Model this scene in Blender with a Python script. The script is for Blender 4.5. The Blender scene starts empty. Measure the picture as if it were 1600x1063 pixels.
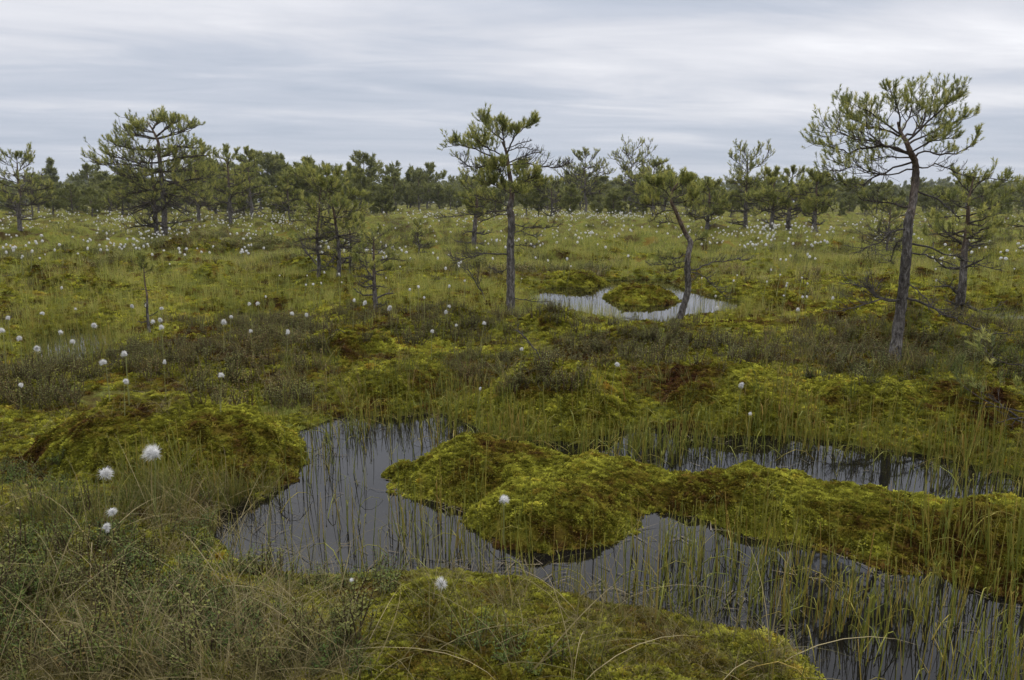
import bpy, math, random
import numpy as np

SEED = 11
random.seed(SEED)
RNG = np.random.default_rng(SEED)
R = math.radians
scene = bpy.context.scene
col = scene.collection

# ------------------------------------------------------------------ camera
CZ, FPX, PITCH = 1.4, 1150.0, math.atan(216.5 / 1150.0)
cam_d = bpy.data.cameras.new('camera')
cam = bpy.data.objects.new('camera', cam_d)
col.objects.link(cam)
cam_d.sensor_width = 36.0
cam_d.lens = FPX / 1600.0 * 36.0
cam_d.clip_end = 5000.0
cam_d.clip_start = 0.05
cam.location = (0, 0, CZ)
cam.rotation_euler = (math.pi / 2 - PITCH, 0, 0)
scene.camera = cam

# ------------------------------------------------------------------ world: overcast stratus over a clear-sky model
SUN_EL, SUN_AZ = R(44), R(14)          # azimuth measured from +Y towards +X
world = bpy.data.worlds.new('World')
scene.world = world
world.use_nodes = True
wn, wl = world.node_tree.nodes, world.node_tree.links
wn.clear()


def N(nodes, typ, **kw):
    n = nodes.new(typ)
    for k, v in kw.items():
        if k == 'inp':
            for kk, vv in v.items():
                n.inputs[kk].default_value = vv
        else:
            setattr(n, k, v)
    return n


def math_node(nodes, links, op, a, b=None, clamp=False):
    n = nodes.new('ShaderNodeMath')
    n.operation = op
    n.use_clamp = clamp
    for i, s in enumerate((a, b)):
        if s is None:
            continue
        if isinstance(s, (int, float)):
            n.inputs[i].default_value = s
        else:
            links.new(s, n.inputs[i])
    return n.outputs[0]


def ramp(nodes, links, fac, stops, interp='LINEAR'):
    n = nodes.new('ShaderNodeValToRGB')
    n.color_ramp.interpolation = interp
    e = n.color_ramp.elements
    while len(e) > 1:
        e.remove(e[-1])
    e[0].position = stops[0][0]
    e[0].color = (*stops[0][1], 1)
    for p, c in stops[1:]:
        x = e.new(p)
        x.color = (*c, 1)
    if fac is not None:
        links.new(fac, n.inputs[0])
    return n.outputs[0]


def mixc(nodes, links, fac, a, b, blend='MIX'):
    n = nodes.new('ShaderNodeMix')
    n.data_type = 'RGBA'
    n.blend_type = blend
    n.clamp_result = False
    for s, i in ((fac, 0), (a, 6), (b, 7)):
        if isinstance(s, (int, float)):
            n.inputs[i].default_value = s
        elif isinstance(s, tuple):
            n.inputs[i].default_value = (*s, 1)
        else:
            links.new(s, n.inputs[i])
    return n.outputs[2]


SKY_STRENGTH = 0.1
tc = wn.new('ShaderNodeTexCoord')
sep = wn.new('ShaderNodeSeparateXYZ')
wl.new(tc.outputs['Generated'], sep.inputs[0])
zz = math_node(wn, wl, 'MAXIMUM', sep.outputs[2], 0.0)
zp = math_node(wn, wl, 'ADD', zz, 0.045)
px_ = math_node(wn, wl, 'DIVIDE', sep.outputs[0], zp)
py_ = math_node(wn, wl, 'DIVIDE', sep.outputs[1], zp)
cmb = wn.new('ShaderNodeCombineXYZ')
wl.new(math_node(wn, wl, 'MULTIPLY', px_, 0.20), cmb.inputs[0])
wl.new(math_node(wn, wl, 'MULTIPLY', math_node(wn, wl, 'ADD', py_, math_node(wn, wl, 'MULTIPLY', px_, -0.16)), 0.42), cmb.inputs[1])
cmb.inputs[2].default_value = 3.7
n1 = N(wn, 'ShaderNodeTexNoise', inp={'Scale': 1.0, 'Detail': 5.0, 'Roughness': 0.5, 'Distortion': 0.5})
wl.new(cmb.outputs[0], n1.inputs['Vector'])
n2 = N(wn, 'ShaderNodeTexNoise', inp={'Scale': 0.33, 'Detail': 2.0, 'Roughness': 0.5})
wl.new(cmb.outputs[0], n2.inputs['Vector'])
trend = ramp(wn, wl, zz, [(0.0, (.37,) * 3), (0.05, (.33,) * 3), (0.085, (.38,) * 3), (0.115, (.64,) * 3), (0.165, (.63,) * 3), (0.23, (.57,) * 3), (0.6, (.62,) * 3), (1.0, (.66,) * 3)], 'EASE')
s1 = math_node(wn, wl, 'MULTIPLY', math_node(wn, wl, 'SUBTRACT', n1.outputs[0], 0.5), 1.15)
s2 = math_node(wn, wl, 'MULTIPLY', math_node(wn, wl, 'SUBTRACT', n2.outputs[0], 0.5), 0.75)
calm = N(wn, 'ShaderNodeMapRange', inp={'From Min': 0.0, 'From Max': 0.13, 'To Min': 0.22, 'To Max': 1.0})
wl.new(zz, calm.inputs['Value'])
n3 = N(wn, 'ShaderNodeTexNoise', inp={'Scale': 3.2, 'Detail': 5.0, 'Roughness': 0.6, 'Distortion': 0.5})
wl.new(cmb.outputs[0], n3.inputs['Vector'])
s3 = math_node(wn, wl, 'MULTIPLY', math_node(wn, wl, 'SUBTRACT', n3.outputs[0], 0.5), 0.6)
s12 = math_node(wn, wl, 'ADD', math_node(wn, wl, 'ADD', s1, s2), s3)
cl = math_node(wn, wl, 'ADD', math_node(wn, wl, 'MULTIPLY', s12, calm.outputs[0]), trend)
cloud = ramp(wn, wl, cl, [(0.24, (.345, .385, .462)), (0.42, (.422, .452, .520)), (0.53, (.515, .530, .580)), (0.66, (.612, .618, .655)), (0.82, (.76, .762, .785))])
sky = wn.new('ShaderNodeTexSky')
sky.sky_type = 'NISHITA'
sky.sun_disc = False
sky.sun_elevation = SUN_EL
sky.sun_rotation = SUN_AZ
scaled = wn.new('ShaderNodeVectorMath')
scaled.operation = 'SCALE'
wl.new(cloud, scaled.inputs[0])
# an overcast sky grows brighter towards the zenith
zen = math_node(wn, wl, 'ADD', math_node(wn, wl, 'MULTIPLY', math_node(wn, wl, 'MAXIMUM', math_node(wn, wl, 'SUBTRACT', zz, 0.22), 0.0), 1.4), 1.0)
wl.new(math_node(wn, wl, 'DIVIDE', zen, SKY_STRENGTH), scaled.inputs['Scale'])
skymix = mixc(wn, wl, 0.97, sky.outputs[0], scaled.outputs[0])
bg = wn.new('ShaderNodeBackground')
bg.inputs['Strength'].default_value = SKY_STRENGTH
wl.new(skymix, bg.inputs['Color'])
wo = wn.new('ShaderNodeOutputWorld')
wl.new(bg.outputs[0], wo.inputs[0])

sun_d = bpy.data.lights.new('sun', 'SUN')
sun_d.energy = 1.5
sun_d.angle = R(22)
sun_d.color = (1.0, 0.96, 0.9)
sun = bpy.data.objects.new('sun', sun_d)
col.objects.link(sun)
sun.rotation_euler = (math.pi / 2 - SUN_EL, 0, math.pi - SUN_AZ)

vs = scene.view_settings
scene.display_settings.display_device = 'sRGB'
vs.view_transform = 'Standard'
vs.look = 'None'
vs.exposure = 0.46
vs.gamma = 1.0
vs.use_curve_mapping = False
scene.render.engine = 'CYCLES'
scene.cycles.use_denoising = True
scene.cycles.max_bounces = 4
scene.cycles.diffuse_bounces = 2
scene.cycles.use_adaptive_sampling = True
scene.cycles.adaptive_threshold = 0.022
scene.cycles.glossy_bounces = 2
scene.cycles.transmission_bounces = 3

# ------------------------------------------------------------------ maths: rays through the camera, noise, outlines
SP, CP = math.sin(PITCH), math.cos(PITCH)


def ray(u, v):
    dx = (np.asarray(u, float) - 800) / FPX
    dy = -(np.asarray(v, float) - 531.5) / FPX
    return dx, CP + dy * SP, -SP + dy * CP


def ground(u, v, z=0.0):
    dx, dy, dz = ray(u, v)
    t = (z - CZ) / np.minimum(dz, -1e-4)
    return dx * t, dy * t


def at_depth(u, v, Y):
    dx, dy, dz = ray(u, v)
    t = Y / dy
    return np.array([dx * t, Y, CZ + dz * t])


def hash2(xi, yi, seed):
    h = (xi.astype(np.int64) * 374761393 + yi.astype(np.int64) * 668265263 + seed * 974711) & 0xffffffff
    h = ((h ^ (h >> 13)) * 1274126177) & 0xffffffff
    h = (h ^ (h >> 16)) & 0xffffffff
    return h / 4294967295.0


def vnoise(x, y, seed=0):
    xi, yi = np.floor(x), np.floor(y)
    fx, fy = x - xi, y - yi
    fx = fx * fx * (3 - 2 * fx)
    fy = fy * fy * (3 - 2 * fy)
    a = hash2(xi, yi, seed)
    b = hash2(xi + 1, yi, seed)
    c = hash2(xi, yi + 1, seed)
    d = hash2(xi + 1, yi + 1, seed)
    return (a * (1 - fx) + b * fx) * (1 - fy) + (c * (1 - fx) + d * fx) * fy


def fbm(x, y, seed=0, octv=3):
    s, a, tot = 0, 1.0, 0
    for i in range(octv):
        s = s + a * vnoise(x * 2 ** i + 17.3 * i, y * 2 ** i - 9.1 * i, seed + i * 7)
        tot += a
        a *= 0.5
    return s / tot


def sstep(a, b, x):
    t = np.clip((x - a) / (b - a), 0, 1)
    return t * t * (3 - 2 * t)


def poly_sd(px, py, poly):
    """signed distance to an outline, negative inside"""
    best = np.full(px.shape, 1e9)
    inside = np.zeros(px.shape, bool)
    n = len(poly)
    for i in range(n):
        x0, y0 = poly[i]
        x1, y1 = poly[(i + 1) % n]
        ex, ey = x1 - x0, y1 - y0
        L = ex * ex + ey * ey + 1e-12
        t = np.clip(((px - x0) * ex + (py - y0) * ey) / L, 0, 1)
        best = np.minimum(best, (px - x0 - t * ex) ** 2 + (py - y0 - t * ey) ** 2)
        c = (y0 > py) != (y1 > py)
        with np.errstate(divide='ignore', invalid='ignore'):
            xc = ex * (py - y0) / (ey if abs(ey) > 1e-12 else 1e-12) + x0
        inside ^= c & (px < xc)
    d = np.sqrt(best)
    return np.where(inside, -d, d)


def outline(pts):
    return [tuple(float(a) for a in ground(u, v)) for u, v in pts]


POOLS = [outline(p) for p in (
    # the main pool with its side channel
    [(475, 672), (540, 650), (610, 655), (690, 644), (735, 664), (775, 688), (880, 690), (905, 680), (1000, 668),
     (1110, 682), (1240, 683), (1340, 697), (1420, 708), (1540, 730), (1640, 755), (2000, 800), (2300, 1000),
     (1900, 1500), (1420, 1400), (1310, 1150), (1262, 1050), (1195, 1000), (1110, 976), (1010, 958), (900, 938), (830, 908),
     (700, 897), (570, 900), (480, 905), (400, 882), (340, 840), (345, 797), (395, 772), (440, 742), (472, 705)],
    # the far pool round the little island
    [(815, 462), (862, 450), (930, 447), (945, 438), (1035, 436), (1065, 450), (1120, 464), (1168, 474), (1150, 486),
     (1100, 490), (1068, 493), (1035, 506), (980, 503), (930, 492), (872, 484), (835, 474)],
    # wet gleams in the sedge lawn
    [(40, 545), (90, 515), (165, 512), (180, 540), (120, 575), (60, 580)],
    [(330, 498), (370, 488), (430, 494), (410, 508), (345, 510)],
    [(1520, 500), (1560, 482), (1660, 484), (1700, 505), (1590, 512)],
    [(690, 452), (760, 447), (770, 456), (700, 460)],
)]
POOL_BB = [(min(p[0] for p in P) - 3, max(p[0] for p in P) + 3, min(p[1] for p in P) - 3, max(p[1] for p in P) + 3) for P in POOLS]


def shore(x, y):
    s = np.full(x.shape, 3.0)
    for P, (a, b, c, d) in zip(POOLS, POOL_BB):
        m = (x > a) & (x < b) & (y > c) & (y < d)
        if m.any():
            s[m] = np.minimum(s[m], poly_sd(x[m], y[m], P))
    return s


def wet_shore(x, y):
    s = shore(x, y)
    return s + 0.10 * (fbm(x * 2.6, y * 2.6, 5, 3) - 0.5)


def terrain(x, y, s=None):
    x = np.asarray(x, float)
    y = np.asarray(y, float)
    if s is None:
        s = wet_shore(x, y)
    land = 0.03 + 0.09 * sstep(0.0, 0.5, s)
    h1 = fbm(x * 0.9 + 3, y * 0.9, 1, 3)
    h2 = fbm(x * 0.28, y * 0.33 + 7, 2, 2)
    land = land + sstep(0.2, 2.9, s) * ((0.40 + .55 * sstep(5.5, 8, y)) * np.maximum(h1 - 0.45, 0) * (0.4 + 1.3 * h2) + 0.18 * (h2 - 0.45))
    for L in HOLLOWS:
        q = L.q(x, y)
        land = land * (1 - .75 * np.exp(-(q ** 2) * .7))
    fine = np.clip(1 - y / 14.0, 0, 1)
    land = land + fine * (0.05 * (fbm(x * 5, y * 5, 3, 3) - 0.5) + 0.03 * (vnoise(x * 17, y * 17, 4) - 0.5)) * sstep(-0.05, 0.3, s)
    bed = -0.04 - 0.3 * sstep(0, 0.5, -s)
    k = sstep(-0.05, 0.06, s)
    return bed * (1 - k) + land * k


class Lobe:
    def __init__(self, l, r, vf, vb, H, skew=0.0):
        uc = (l + r) / 2
        yf = float(ground(uc, vf)[1])
        yb = float(ground(uc, vb)[1])
        self.cy, self.ry = (yf + yb) / 2, (yb - yf) / 2
        t = self.cy / CP
        self.cx = (uc - 800) / FPX * self.cy * 1.0
        dx, dy, dz = ray(uc, (vf + vb) / 2)
        self.cx = dx / dy * self.cy
        self.rx = (r - l) / 2 / FPX * self.cy / dy
        self.H, self.skew = H, skew

    def q(self, x, y):
        a = (x - self.cx) / self.rx
        b = (y - self.cy) / self.ry + self.skew * a
        return a * a + b * b


HUMMOCKS = {}
HOLLOWS = [Lobe(-60, 560, 800, 600, 0), Lobe(760, 1250, 520, 470, 0)]


def hum(key, lobes):
    HUMMOCKS[key] = [Lobe(*l) for l in lobes]


hum('central', [(600, 925, 802, 702, .165), (760, 1070, 815, 712, .115), (714, 1015, 868, 764, .14)])
hum('ridge', [(975, 1190, 815, 738, .085), (1045, 1370, 858, 735, .125), (1200, 1530, 905, 765, .125), (1380, 1760, 955, 785, .15)])
hum('left', [(62, 400, 782, 660, .33), (190, 484, 796, 672, .26)])
hum('bank_a', [(730, 1010, 690, 592, .28)])
hum('bank_b', [(1010, 1262, 686, 592, .265)])
hum('bank_c', [(1240, 1470, 703, 604, .225), (1400, 1640, 728, 612, .225)])
hum('bank_d', [(505, 755, 646, 585, .18)])
hum('islet', [(942, 1060, 479, 455, .165)])
hum('front_a', [(540, 800, 1075, 908, .115), (720, 1010, 1120, 922, .12)])
hum('front_b', [(1000, 1285, 1140, 985, .10)])
hum('mid_a', [(795, 935, 552, 512, .30)])
hum('mid_b', [(1262, 1400, 540, 504, .30)])
hum('mid_c', [(835, 950, 450, 436, .19)])
hum('mid_d', [(1170, 1270, 498, 478, .26)])
hum('mid_e', [(1265, 1330, 398, 391, .36)])
hum('mid_f', [(440, 640, 590, 545, .30)])


def hum_height(key, x, y):
    out = np.full(x.shape, -0.3)
    wob = .98 + 0.5 * (fbm(x * 2.6, y * 2.6, 31, 3) - 0.5) + .35 * (fbm(x * 11, y * 11, 33, 2) - .5)
    acc = None
    for L in HUMMOCKS[key]:
        q = L.q(x, y) * wob
        z = (L.H + 0.10) * np.power(np.maximum(0, 1 - q), 0.72) - 0.10
        z = np.where(q < 1, z, -0.10 - 0.3 * np.minimum(q - 1, 1))
        acc = z if acc is None else np.log(np.exp(acc * 42) + np.exp(z * 42)) / 42
    k = sstep(-0.12, 0.05, acc)
    acc = acc + k * (0.105 * (fbm(x * 3.6, y * 3.6, 41, 3) - 0.52) + 0.05 * (fbm(x * 12, y * 12, 42, 2) - 0.5))
    return np.maximum(out, acc)


def hum_bb(key, m=0.15):
    Ls = HUMMOCKS[key]
    return (min(L.cx - L.rx * 1.35 for L in Ls) - m, max(L.cx + L.rx * 1.35 for L in Ls) + m,
            min(L.cy - L.ry * 1.35 for L in Ls) - m, max(L.cy + L.ry * 1.35 for L in Ls) + m)


def surf(x, y, s=None):
    x = np.asarray(x, float)
    y = np.asarray(y, float)
    h = terrain(x, y, s)
    for k in HUMMOCKS:
        a, b, c, d = hum_bb(k)
        m = (x > a) & (x < b) & (y > c) & (y < d)
        if m.any():
            h[m] = np.maximum(h[m], hum_height(k, x[m], y[m]))
    return h


TS = np.geomspace(1.2, 420, 260)


def on_surf(u, v, off=0.0):
    """where the rays through these pixels first meet the ground raised by off"""
    u = np.atleast_1d(np.asarray(u, float))
    v = np.atleast_1d(np.asarray(v, float))
    off = np.broadcast_to(np.asarray(off, float), u.shape)
    X, Y = np.zeros(u.shape), np.zeros(u.shape)
    for a in range(0, len(u), 400):
        sl = slice(a, a + 400)
        dx, dy, dz = ray(u[sl], v[sl])
        m = len(dx)
        z = CZ + dz[:, None] * TS[None]
        hit = np.zeros(z.shape, bool)
        low = (z < .62 + off[sl][:, None]) & (z > -.5)
        r, c = np.nonzero(low)
        hit[r, c] = z[r, c] < surf(dx[r] * TS[c], dy[r] * TS[c]) + off[sl][r]
        hit |= z <= -.5
        first = np.where(hit.any(1), hit.argmax(1), len(TS) - 1)
        t = .5 * (TS[first] + TS[np.maximum(first - 1, 0)])
        X[sl], Y[sl] = dx * t, dy * t
    return X, Y, surf(X, Y)


# ------------------------------------------------------------------ mesh helpers
class MB:
    def __init__(self):
        self.v, self.f, self.t, self.n = [], [], [], 0

    def add(self, v, f, tint=0.5):
        v = np.asarray(v, float)
        self.v.append(v)
        f = np.asarray(f, np.int64)
        if f.shape[1] == 3:
            f = np.concatenate([f, np.full((len(f), 1), -10 ** 8)], 1)
        self.f.append(f + self.n)
        self.t.append(np.full(len(v), float(tint)) if np.isscalar(tint) else np.asarray(tint, float))
        self.n += len(v)

    def mesh(self, name, mat, origin=(0, 0, 0), smooth=True):
        me = bpy.data.meshes.new(name)
        if self.n:
            v = np.concatenate(self.v) - np.asarray(origin, float)
            f = np.concatenate(self.f)
            build(me, v, f)
            a = me.attributes.new('tint', 'FLOAT', 'POINT')
            a.data.foreach_set('value', np.concatenate(self.t).astype(np.float32))
        if smooth:
            me.shade_smooth()
        else:
            me.shade_flat()
        if mat:
            me.materials.append(mat)
        return me


def build(me, v, f):
    """v Nx3, f Mx4 with -1 in the last column for triangles"""
    tri = f[:, 3] < 0
    cnt = np.where(tri, 3, 4)
    loops = f.ravel()[(np.arange(4)[None, :] < cnt[:, None]).ravel()]
    me.vertices.add(len(v))
    me.vertices.foreach_set('co', v.astype(np.float32).ravel())
    me.loops.add(len(loops))
    me.loops.foreach_set('vertex_index', loops.astype(np.int32))
    me.polygons.add(len(f))
    st = np.concatenate([[0], np.cumsum(cnt)[:-1]])
    me.polygons.foreach_set('loop_start', st.astype(np.int32))
    me.update(calc_edges=True)
    me.validate()


def mkobj(name, me, parent=None, loc=(0, 0, 0), link=True):
    o = bpy.data.objects.new(name, me)
    if link:
        col.objects.link(o)
    o.location = loc
    if parent is not None:
        o.parent = parent
    return o


def tag(o, label=None, cat=None, group=None, kind=None):
    for k, v in (('label', label), ('category', cat), ('group', group), ('kind', kind)):
        if v:
            o[k] = v
    return o


def unit(v):
    v = np.asarray(v, float)
    return v / (np.sqrt((v * v).sum(-1, keepdims=True)) + 1e-12)


def cross(a, b):
    o = np.empty(np.broadcast(a, b).shape)
    o[..., 0] = a[..., 1] * b[..., 2] - a[..., 2] * b[..., 1]
    o[..., 1] = a[..., 2] * b[..., 0] - a[..., 0] * b[..., 2]
    o[..., 2] = a[..., 0] * b[..., 1] - a[..., 1] * b[..., 0]
    return o


def tangents(P):
    t = np.empty(P.shape)
    t[1:-1] = P[2:] - P[:-2]
    t[0] = P[1] - P[0]
    t[-1] = P[-1] - P[-2]
    return unit(t)


RING, TOPO = {}, {}


def tube(mb, pts, rads, sides=5, tint=0.5, wob=0.0):
    """a tapering tube closed by a point at its end"""
    pts = np.asarray(pts, float)
    n = len(pts)
    rads = np.asarray(rads, float)
    tan = tangents(pts)
    ref = np.array([0.31, 0.2, 0.93])
    if abs(tan[0] @ ref) > 0.9:
        ref = np.array([0.9, -0.3, 0.1])
    a = unit(cross(tan, ref))
    b = cross(tan, a)
    if sides not in RING:
        g = np.arange(sides) * 2 * math.pi / sides
        RING[sides] = (np.cos(g)[None, :, None], np.sin(g)[None, :, None])
    cs, sn = RING[sides]
    ring = a[:, None, :] * cs + b[:, None, :] * sn
    rr = rads[:, None, None]
    if wob:
        rr = rr * (1 + wob * RNG.uniform(-1, 1, (n, sides, 1)))
    v = np.concatenate([(pts[:, None, :] + ring * rr).reshape(-1, 3), (pts[-1] + tan[-1] * rads[-1])[None]])
    key = (n, sides)
    if key not in TOPO:
        i = np.arange(n - 1)[:, None] * sides
        j = np.arange(sides)[None, :]
        k = (j + 1) % sides
        f = np.stack([i + j, i + k, i + sides + k, i + sides + j], -1).reshape(-1, 4)
        L = (n - 1) * sides
        cap = np.stack([np.full(sides, n * sides), L + np.arange(sides), L + (np.arange(sides) + 1) % sides, np.full(sides, -10 ** 8)], -1)
        TOPO[key] = np.concatenate([f, cap])
    if not np.isscalar(tint):
        tint = np.concatenate([tint, tint[-1:]])
    mb.add(v, TOPO[key], tint)


CRB = {}


def resample(pts, n):
    """smooth curve through points"""
    pts = np.asarray(pts, float)
    m = len(pts) - 1
    if m < 2:
        t = np.linspace(0, 1, n)[:, None]
        return pts[0] * (1 - t) + pts[-1] * t
    key = (m, n)
    if key not in CRB:
        t = np.linspace(0, m - 1e-9, n)
        i = t.astype(int)
        f = t - i
        W = np.zeros((n, m + 3))
        r = np.arange(n)
        W[r, i] += .5 * (-f + 2 * f * f - f ** 3)
        W[r, i + 1] += .5 * (2 - 5 * f * f + 3 * f ** 3)
        W[r, i + 2] += .5 * (f + 4 * f * f - 3 * f ** 3)
        W[r, i + 3] += .5 * (-f * f + f ** 3)
        CRB[key] = W
    P = np.concatenate([[2 * pts[0] - pts[1]], pts, [2 * pts[-1] - pts[-2]]])
    return CRB[key] @ P


# ------------------------------------------------------------------ materials
def material(name):
    m = bpy.data.materials.new(name)
    m.use_nodes = True
    nt = m.node_tree
    nt.nodes.clear()
    out = nt.nodes.new('ShaderNodeOutputMaterial')
    return m, nt.nodes, nt.links, out


def principled(nodes, links, color, rough=0.7, spec=0.25, bump=None):
    p = nodes.new('ShaderNodeBsdfPrincipled')
    if isinstance(color, tuple):
        p.inputs['Base Color'].default_value = (*color, 1)
    else:
        links.new(color, p.inputs['Base Color'])
    if isinstance(rough, (int, float)):
        p.inputs['Roughness'].default_value = rough
    else:
        links.new(rough, p.inputs['Roughness'])
    p.inputs['Specular IOR Level'].default_value = spec
    if bump is not None:
        links.new(bump, p.inputs['Normal'])
    return p


def noise(nodes, links, vec, scale, detail=3.0, rough=0.55, dist=0.0):
    n = N(nodes, 'ShaderNodeTexNoise', inp={'Scale': scale, 'Detail': detail, 'Roughness': rough, 'Distortion': dist})
    if vec is not None:
        links.new(vec, n.inputs['Vector'])
    return n.outputs[0]


def bump(nodes, links, h, strength=0.5, dist=0.02):
    b = nodes.new('ShaderNodeBump')
    b.inputs['Strength'].default_value = strength
    b.inputs['Distance'].default_value = dist
    links.new(h, b.inputs['Height'])
    return b.outputs[0]


MOSS_STOPS = [(0.30, (.072, .034, .016)), (0.38, (.115, .068, .018)), (0.45, (.185, .150, .022)), (0.52, (.190, .184, .025)),
              (0.58, (.270, .270, .036)), (0.66, (.355, .335, .046)), (0.77, (.290, .172, .028))]
GROUND_STOPS = [(0.30, (.085, .050, .022)), (0.40, (.130, .100, .030)), (0.47, (.180, .165, .038)), (0.53, (.205, .222, .044)),
                (0.60, (.272, .285, .056)), (0.70, (.280, .185, .038))]


def moss_material(name, stops, per_instance=False):
    m, n, l, out = material(name)
    geo = n.new('ShaderNodeNewGeometry')
    pos = geo.outputs['Position']
    big = noise(n, l, pos, 1.5, 4.0, 0.6, 0.3)
    mid = noise(n, l, pos, 7.0, 3.0, 0.6)
    f = math_node(n, l, 'ADD', math_node(n, l, 'MULTIPLY', big, 1.05), math_node(n, l, 'MULTIPLY', mid, 0.42))
    f = math_node(n, l, 'SUBTRACT', f, 0.215)
    if per_instance:
        oi = n.new('ShaderNodeObjectInfo')
        f = math_node(n, l, 'ADD', f, math_node(n, l, 'MULTIPLY', math_node(n, l, 'SUBTRACT', oi.outputs['Random'], 0.5), 0.13))
    c = ramp(n, l, f, stops)
    finen = noise(n, l, pos, 60.0, 3.0, 0.7)
    if per_instance:
        wn_ = n.new('ShaderNodeTexWhiteNoise')
        wn_.noise_dimensions = '1D'
        l.new(oi.outputs['Random'], wn_.inputs['W'])
        k = math_node(n, l, 'ADD', math_node(n, l, 'MULTIPLY', wn_.outputs['Value'], 1.25), 0.38)
    else:
        k = math_node(n, l, 'ADD', math_node(n, l, 'MULTIPLY', finen, 1.1), 0.12 if stops is MOSS_STOPS else -0.02)
    mul = n.new('ShaderNodeVectorMath')
    mul.operation = 'SCALE'
    l.new(c, mul.inputs[0])
    l.new(k, mul.inputs['Scale'])
    b = None
    if not per_instance:
        b = bump(n, l, noise(n, l, pos, 38.0, 4.0, 0.7), 0.9, 0.03)
    p = principled(n, l, mul.outputs[0], 0.9, 0.02, b)
    if per_instance:
        tr = n.new('ShaderNodeBsdfTranslucent')
        l.new(mul.outputs[0], tr.inputs[0])
        mx = n.new('ShaderNodeMixShader')
        mx.inputs[0].default_value = 0.22
        l.new(p.outputs[0], mx.inputs[1])
        l.new(tr.outputs[0], mx.inputs[2])
        l.new(mx.outputs[0], out.inputs[0])
    else:
        l.new(p.outputs[0], out.inputs[0])
    return m


def leaf_material(name, stops, transl=0.25, rough=0.55, spec=0.3, patch=1.2, patch_amt=0.5, gain=(0.75, 0.5), attr=False):
    """blade or leaf colour: one draw per plant, drifting in patches over the ground"""
    m, n, l, out = material(name)
    geo = n.new('ShaderNodeNewGeometry')
    if attr:
        at = N(n, 'ShaderNodeAttribute', attribute_name='tint')
        rnd = at.outputs['Fac']
    else:
        oi = n.new('ShaderNodeObjectInfo')
        rnd = oi.outputs['Random']
    isl = geo.outputs['Random Per Island']
    pn = noise(n, l, geo.outputs['Position'], patch, 3.0, 0.6)
    f = math_node(n, l, 'ADD', math_node(n, l, 'MULTIPLY', rnd, 1 - patch_amt), math_node(n, l, 'MULTIPLY', pn, patch_amt))
    f = math_node(n, l, 'ADD', f, math_node(n, l, 'MULTIPLY', math_node(n, l, 'SUBTRACT', isl, 0.5), 0.35))
    c = ramp(n, l, f, stops)
    k = math_node(n, l, 'ADD', math_node(n, l, 'MULTIPLY', isl, gain[1]), gain[0])
    mul = n.new('ShaderNodeVectorMath')
    mul.operation = 'SCALE'
    l.new(c, mul.inputs[0])
    l.new(k, mul.inputs['Scale'])
    p = principled(n, l, mul.outputs[0], rough, spec)
    if transl > 0:
        tr = n.new('ShaderNodeBsdfTranslucent')
        l.new(mul.outputs[0], tr.inputs[0])
        mx = n.new('ShaderNodeMixShader')
        mx.inputs[0].default_value = transl
        l.new(p.outputs[0], mx.inputs[1])
        l.new(tr.outputs[0], mx.inputs[2])
        l.new(mx.outputs[0], out.inputs[0])
    else:
        l.new(p.outputs[0], out.inputs[0])
    return m


def bark_material(name, a, b, c, scale=30.0, upper=None):
    m, n, l, out = material(name)
    geo = n.new('ShaderNodeNewGeometry')
    mp = n.new('ShaderNodeMapping')
    mp.inputs['Scale'].default_value = (1, 1, 0.35)
    l.new(geo.outputs['Position'], mp.inputs['Vector'])
    f = noise(n, l, mp.outputs[0], scale, 5.0, 0.7, 0.6)
    big = noise(n, l, geo.outputs['Position'], 5.0, 2.0)
    c1 = ramp(n, l, f, [(0.32, a), (0.5, b), (0.68, c)])
    if upper:
        c2 = ramp(n, l, f, [(0.32, upper[0]), (0.5, upper[1]), (0.68, upper[2])])
        at = N(n, 'ShaderNodeAttribute', attribute_name='tint')
        h = math_node(n, l, 'ADD', at.outputs['Fac'], math_node(n, l, 'MULTIPLY', math_node(n, l, 'SUBTRACT', noise(n, l, mp.outputs[0], 12.0, 3.0), .5), .9))
        mr = N(n, 'ShaderNodeMapRange', inp={'From Min': .36, 'From Max': .66})
        l.new(h, mr.inputs['Value'])
        c1 = mixc(n, l, mr.outputs[0], c1, c2)
    k = math_node(n, l, 'ADD', math_node(n, l, 'MULTIPLY', big, 0.8), 0.6)
    mul = n.new('ShaderNodeVectorMath')
    mul.operation = 'SCALE'
    l.new(c1, mul.inputs[0])
    l.new(k, mul.inputs['Scale'])
    p = principled(n, l, mul.outputs[0], 0.9, 0.15, bump(n, l, f, 1.0, 0.03))
    l.new(p.outputs[0], out.inputs[0])
    return m


M = {}
M['ground'] = moss_material('bog_ground', GROUND_STOPS)
M['moss'] = moss_material('sphagnum', MOSS_STOPS)
M['tuft'] = moss_material('sphagnum_tuft', MOSS_STOPS, True)
M['sedge'] = leaf_material('sedge_green', [(0.2, (.165, .195, .046)), (0.45, (.295, .305, .070)), (0.65, (.375, .358, .092)), (0.85, (.370, .285, .098))], 0.3, spec=.12, patch=0.5, patch_amt=0.55)
M['shore'] = leaf_material('shore_sedge_green', [(0.2, (.070, .090, .020)), (0.45, (.120, .132, .028)), (0.65, (.175, .165, .040)), (0.85, (.230, .175, .070))], 0.25, spec=.12)
M['stem'] = leaf_material('sedge_stem', [(0.2, (.115, .140, .024)), (0.5, (.205, .212, .034)), (0.7, (.285, .240, .045)), (0.85, (.310, .185, .048))], 0.15, spec=.15)
M['dry'] = leaf_material('dry_grass', [(0.2, (.080, .072, .024)), (0.42, (.125, .106, .038)), (0.6, (.170, .138, .056)), (0.8, (.280, .230, .120))], 0.2, spec=.1)
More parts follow.
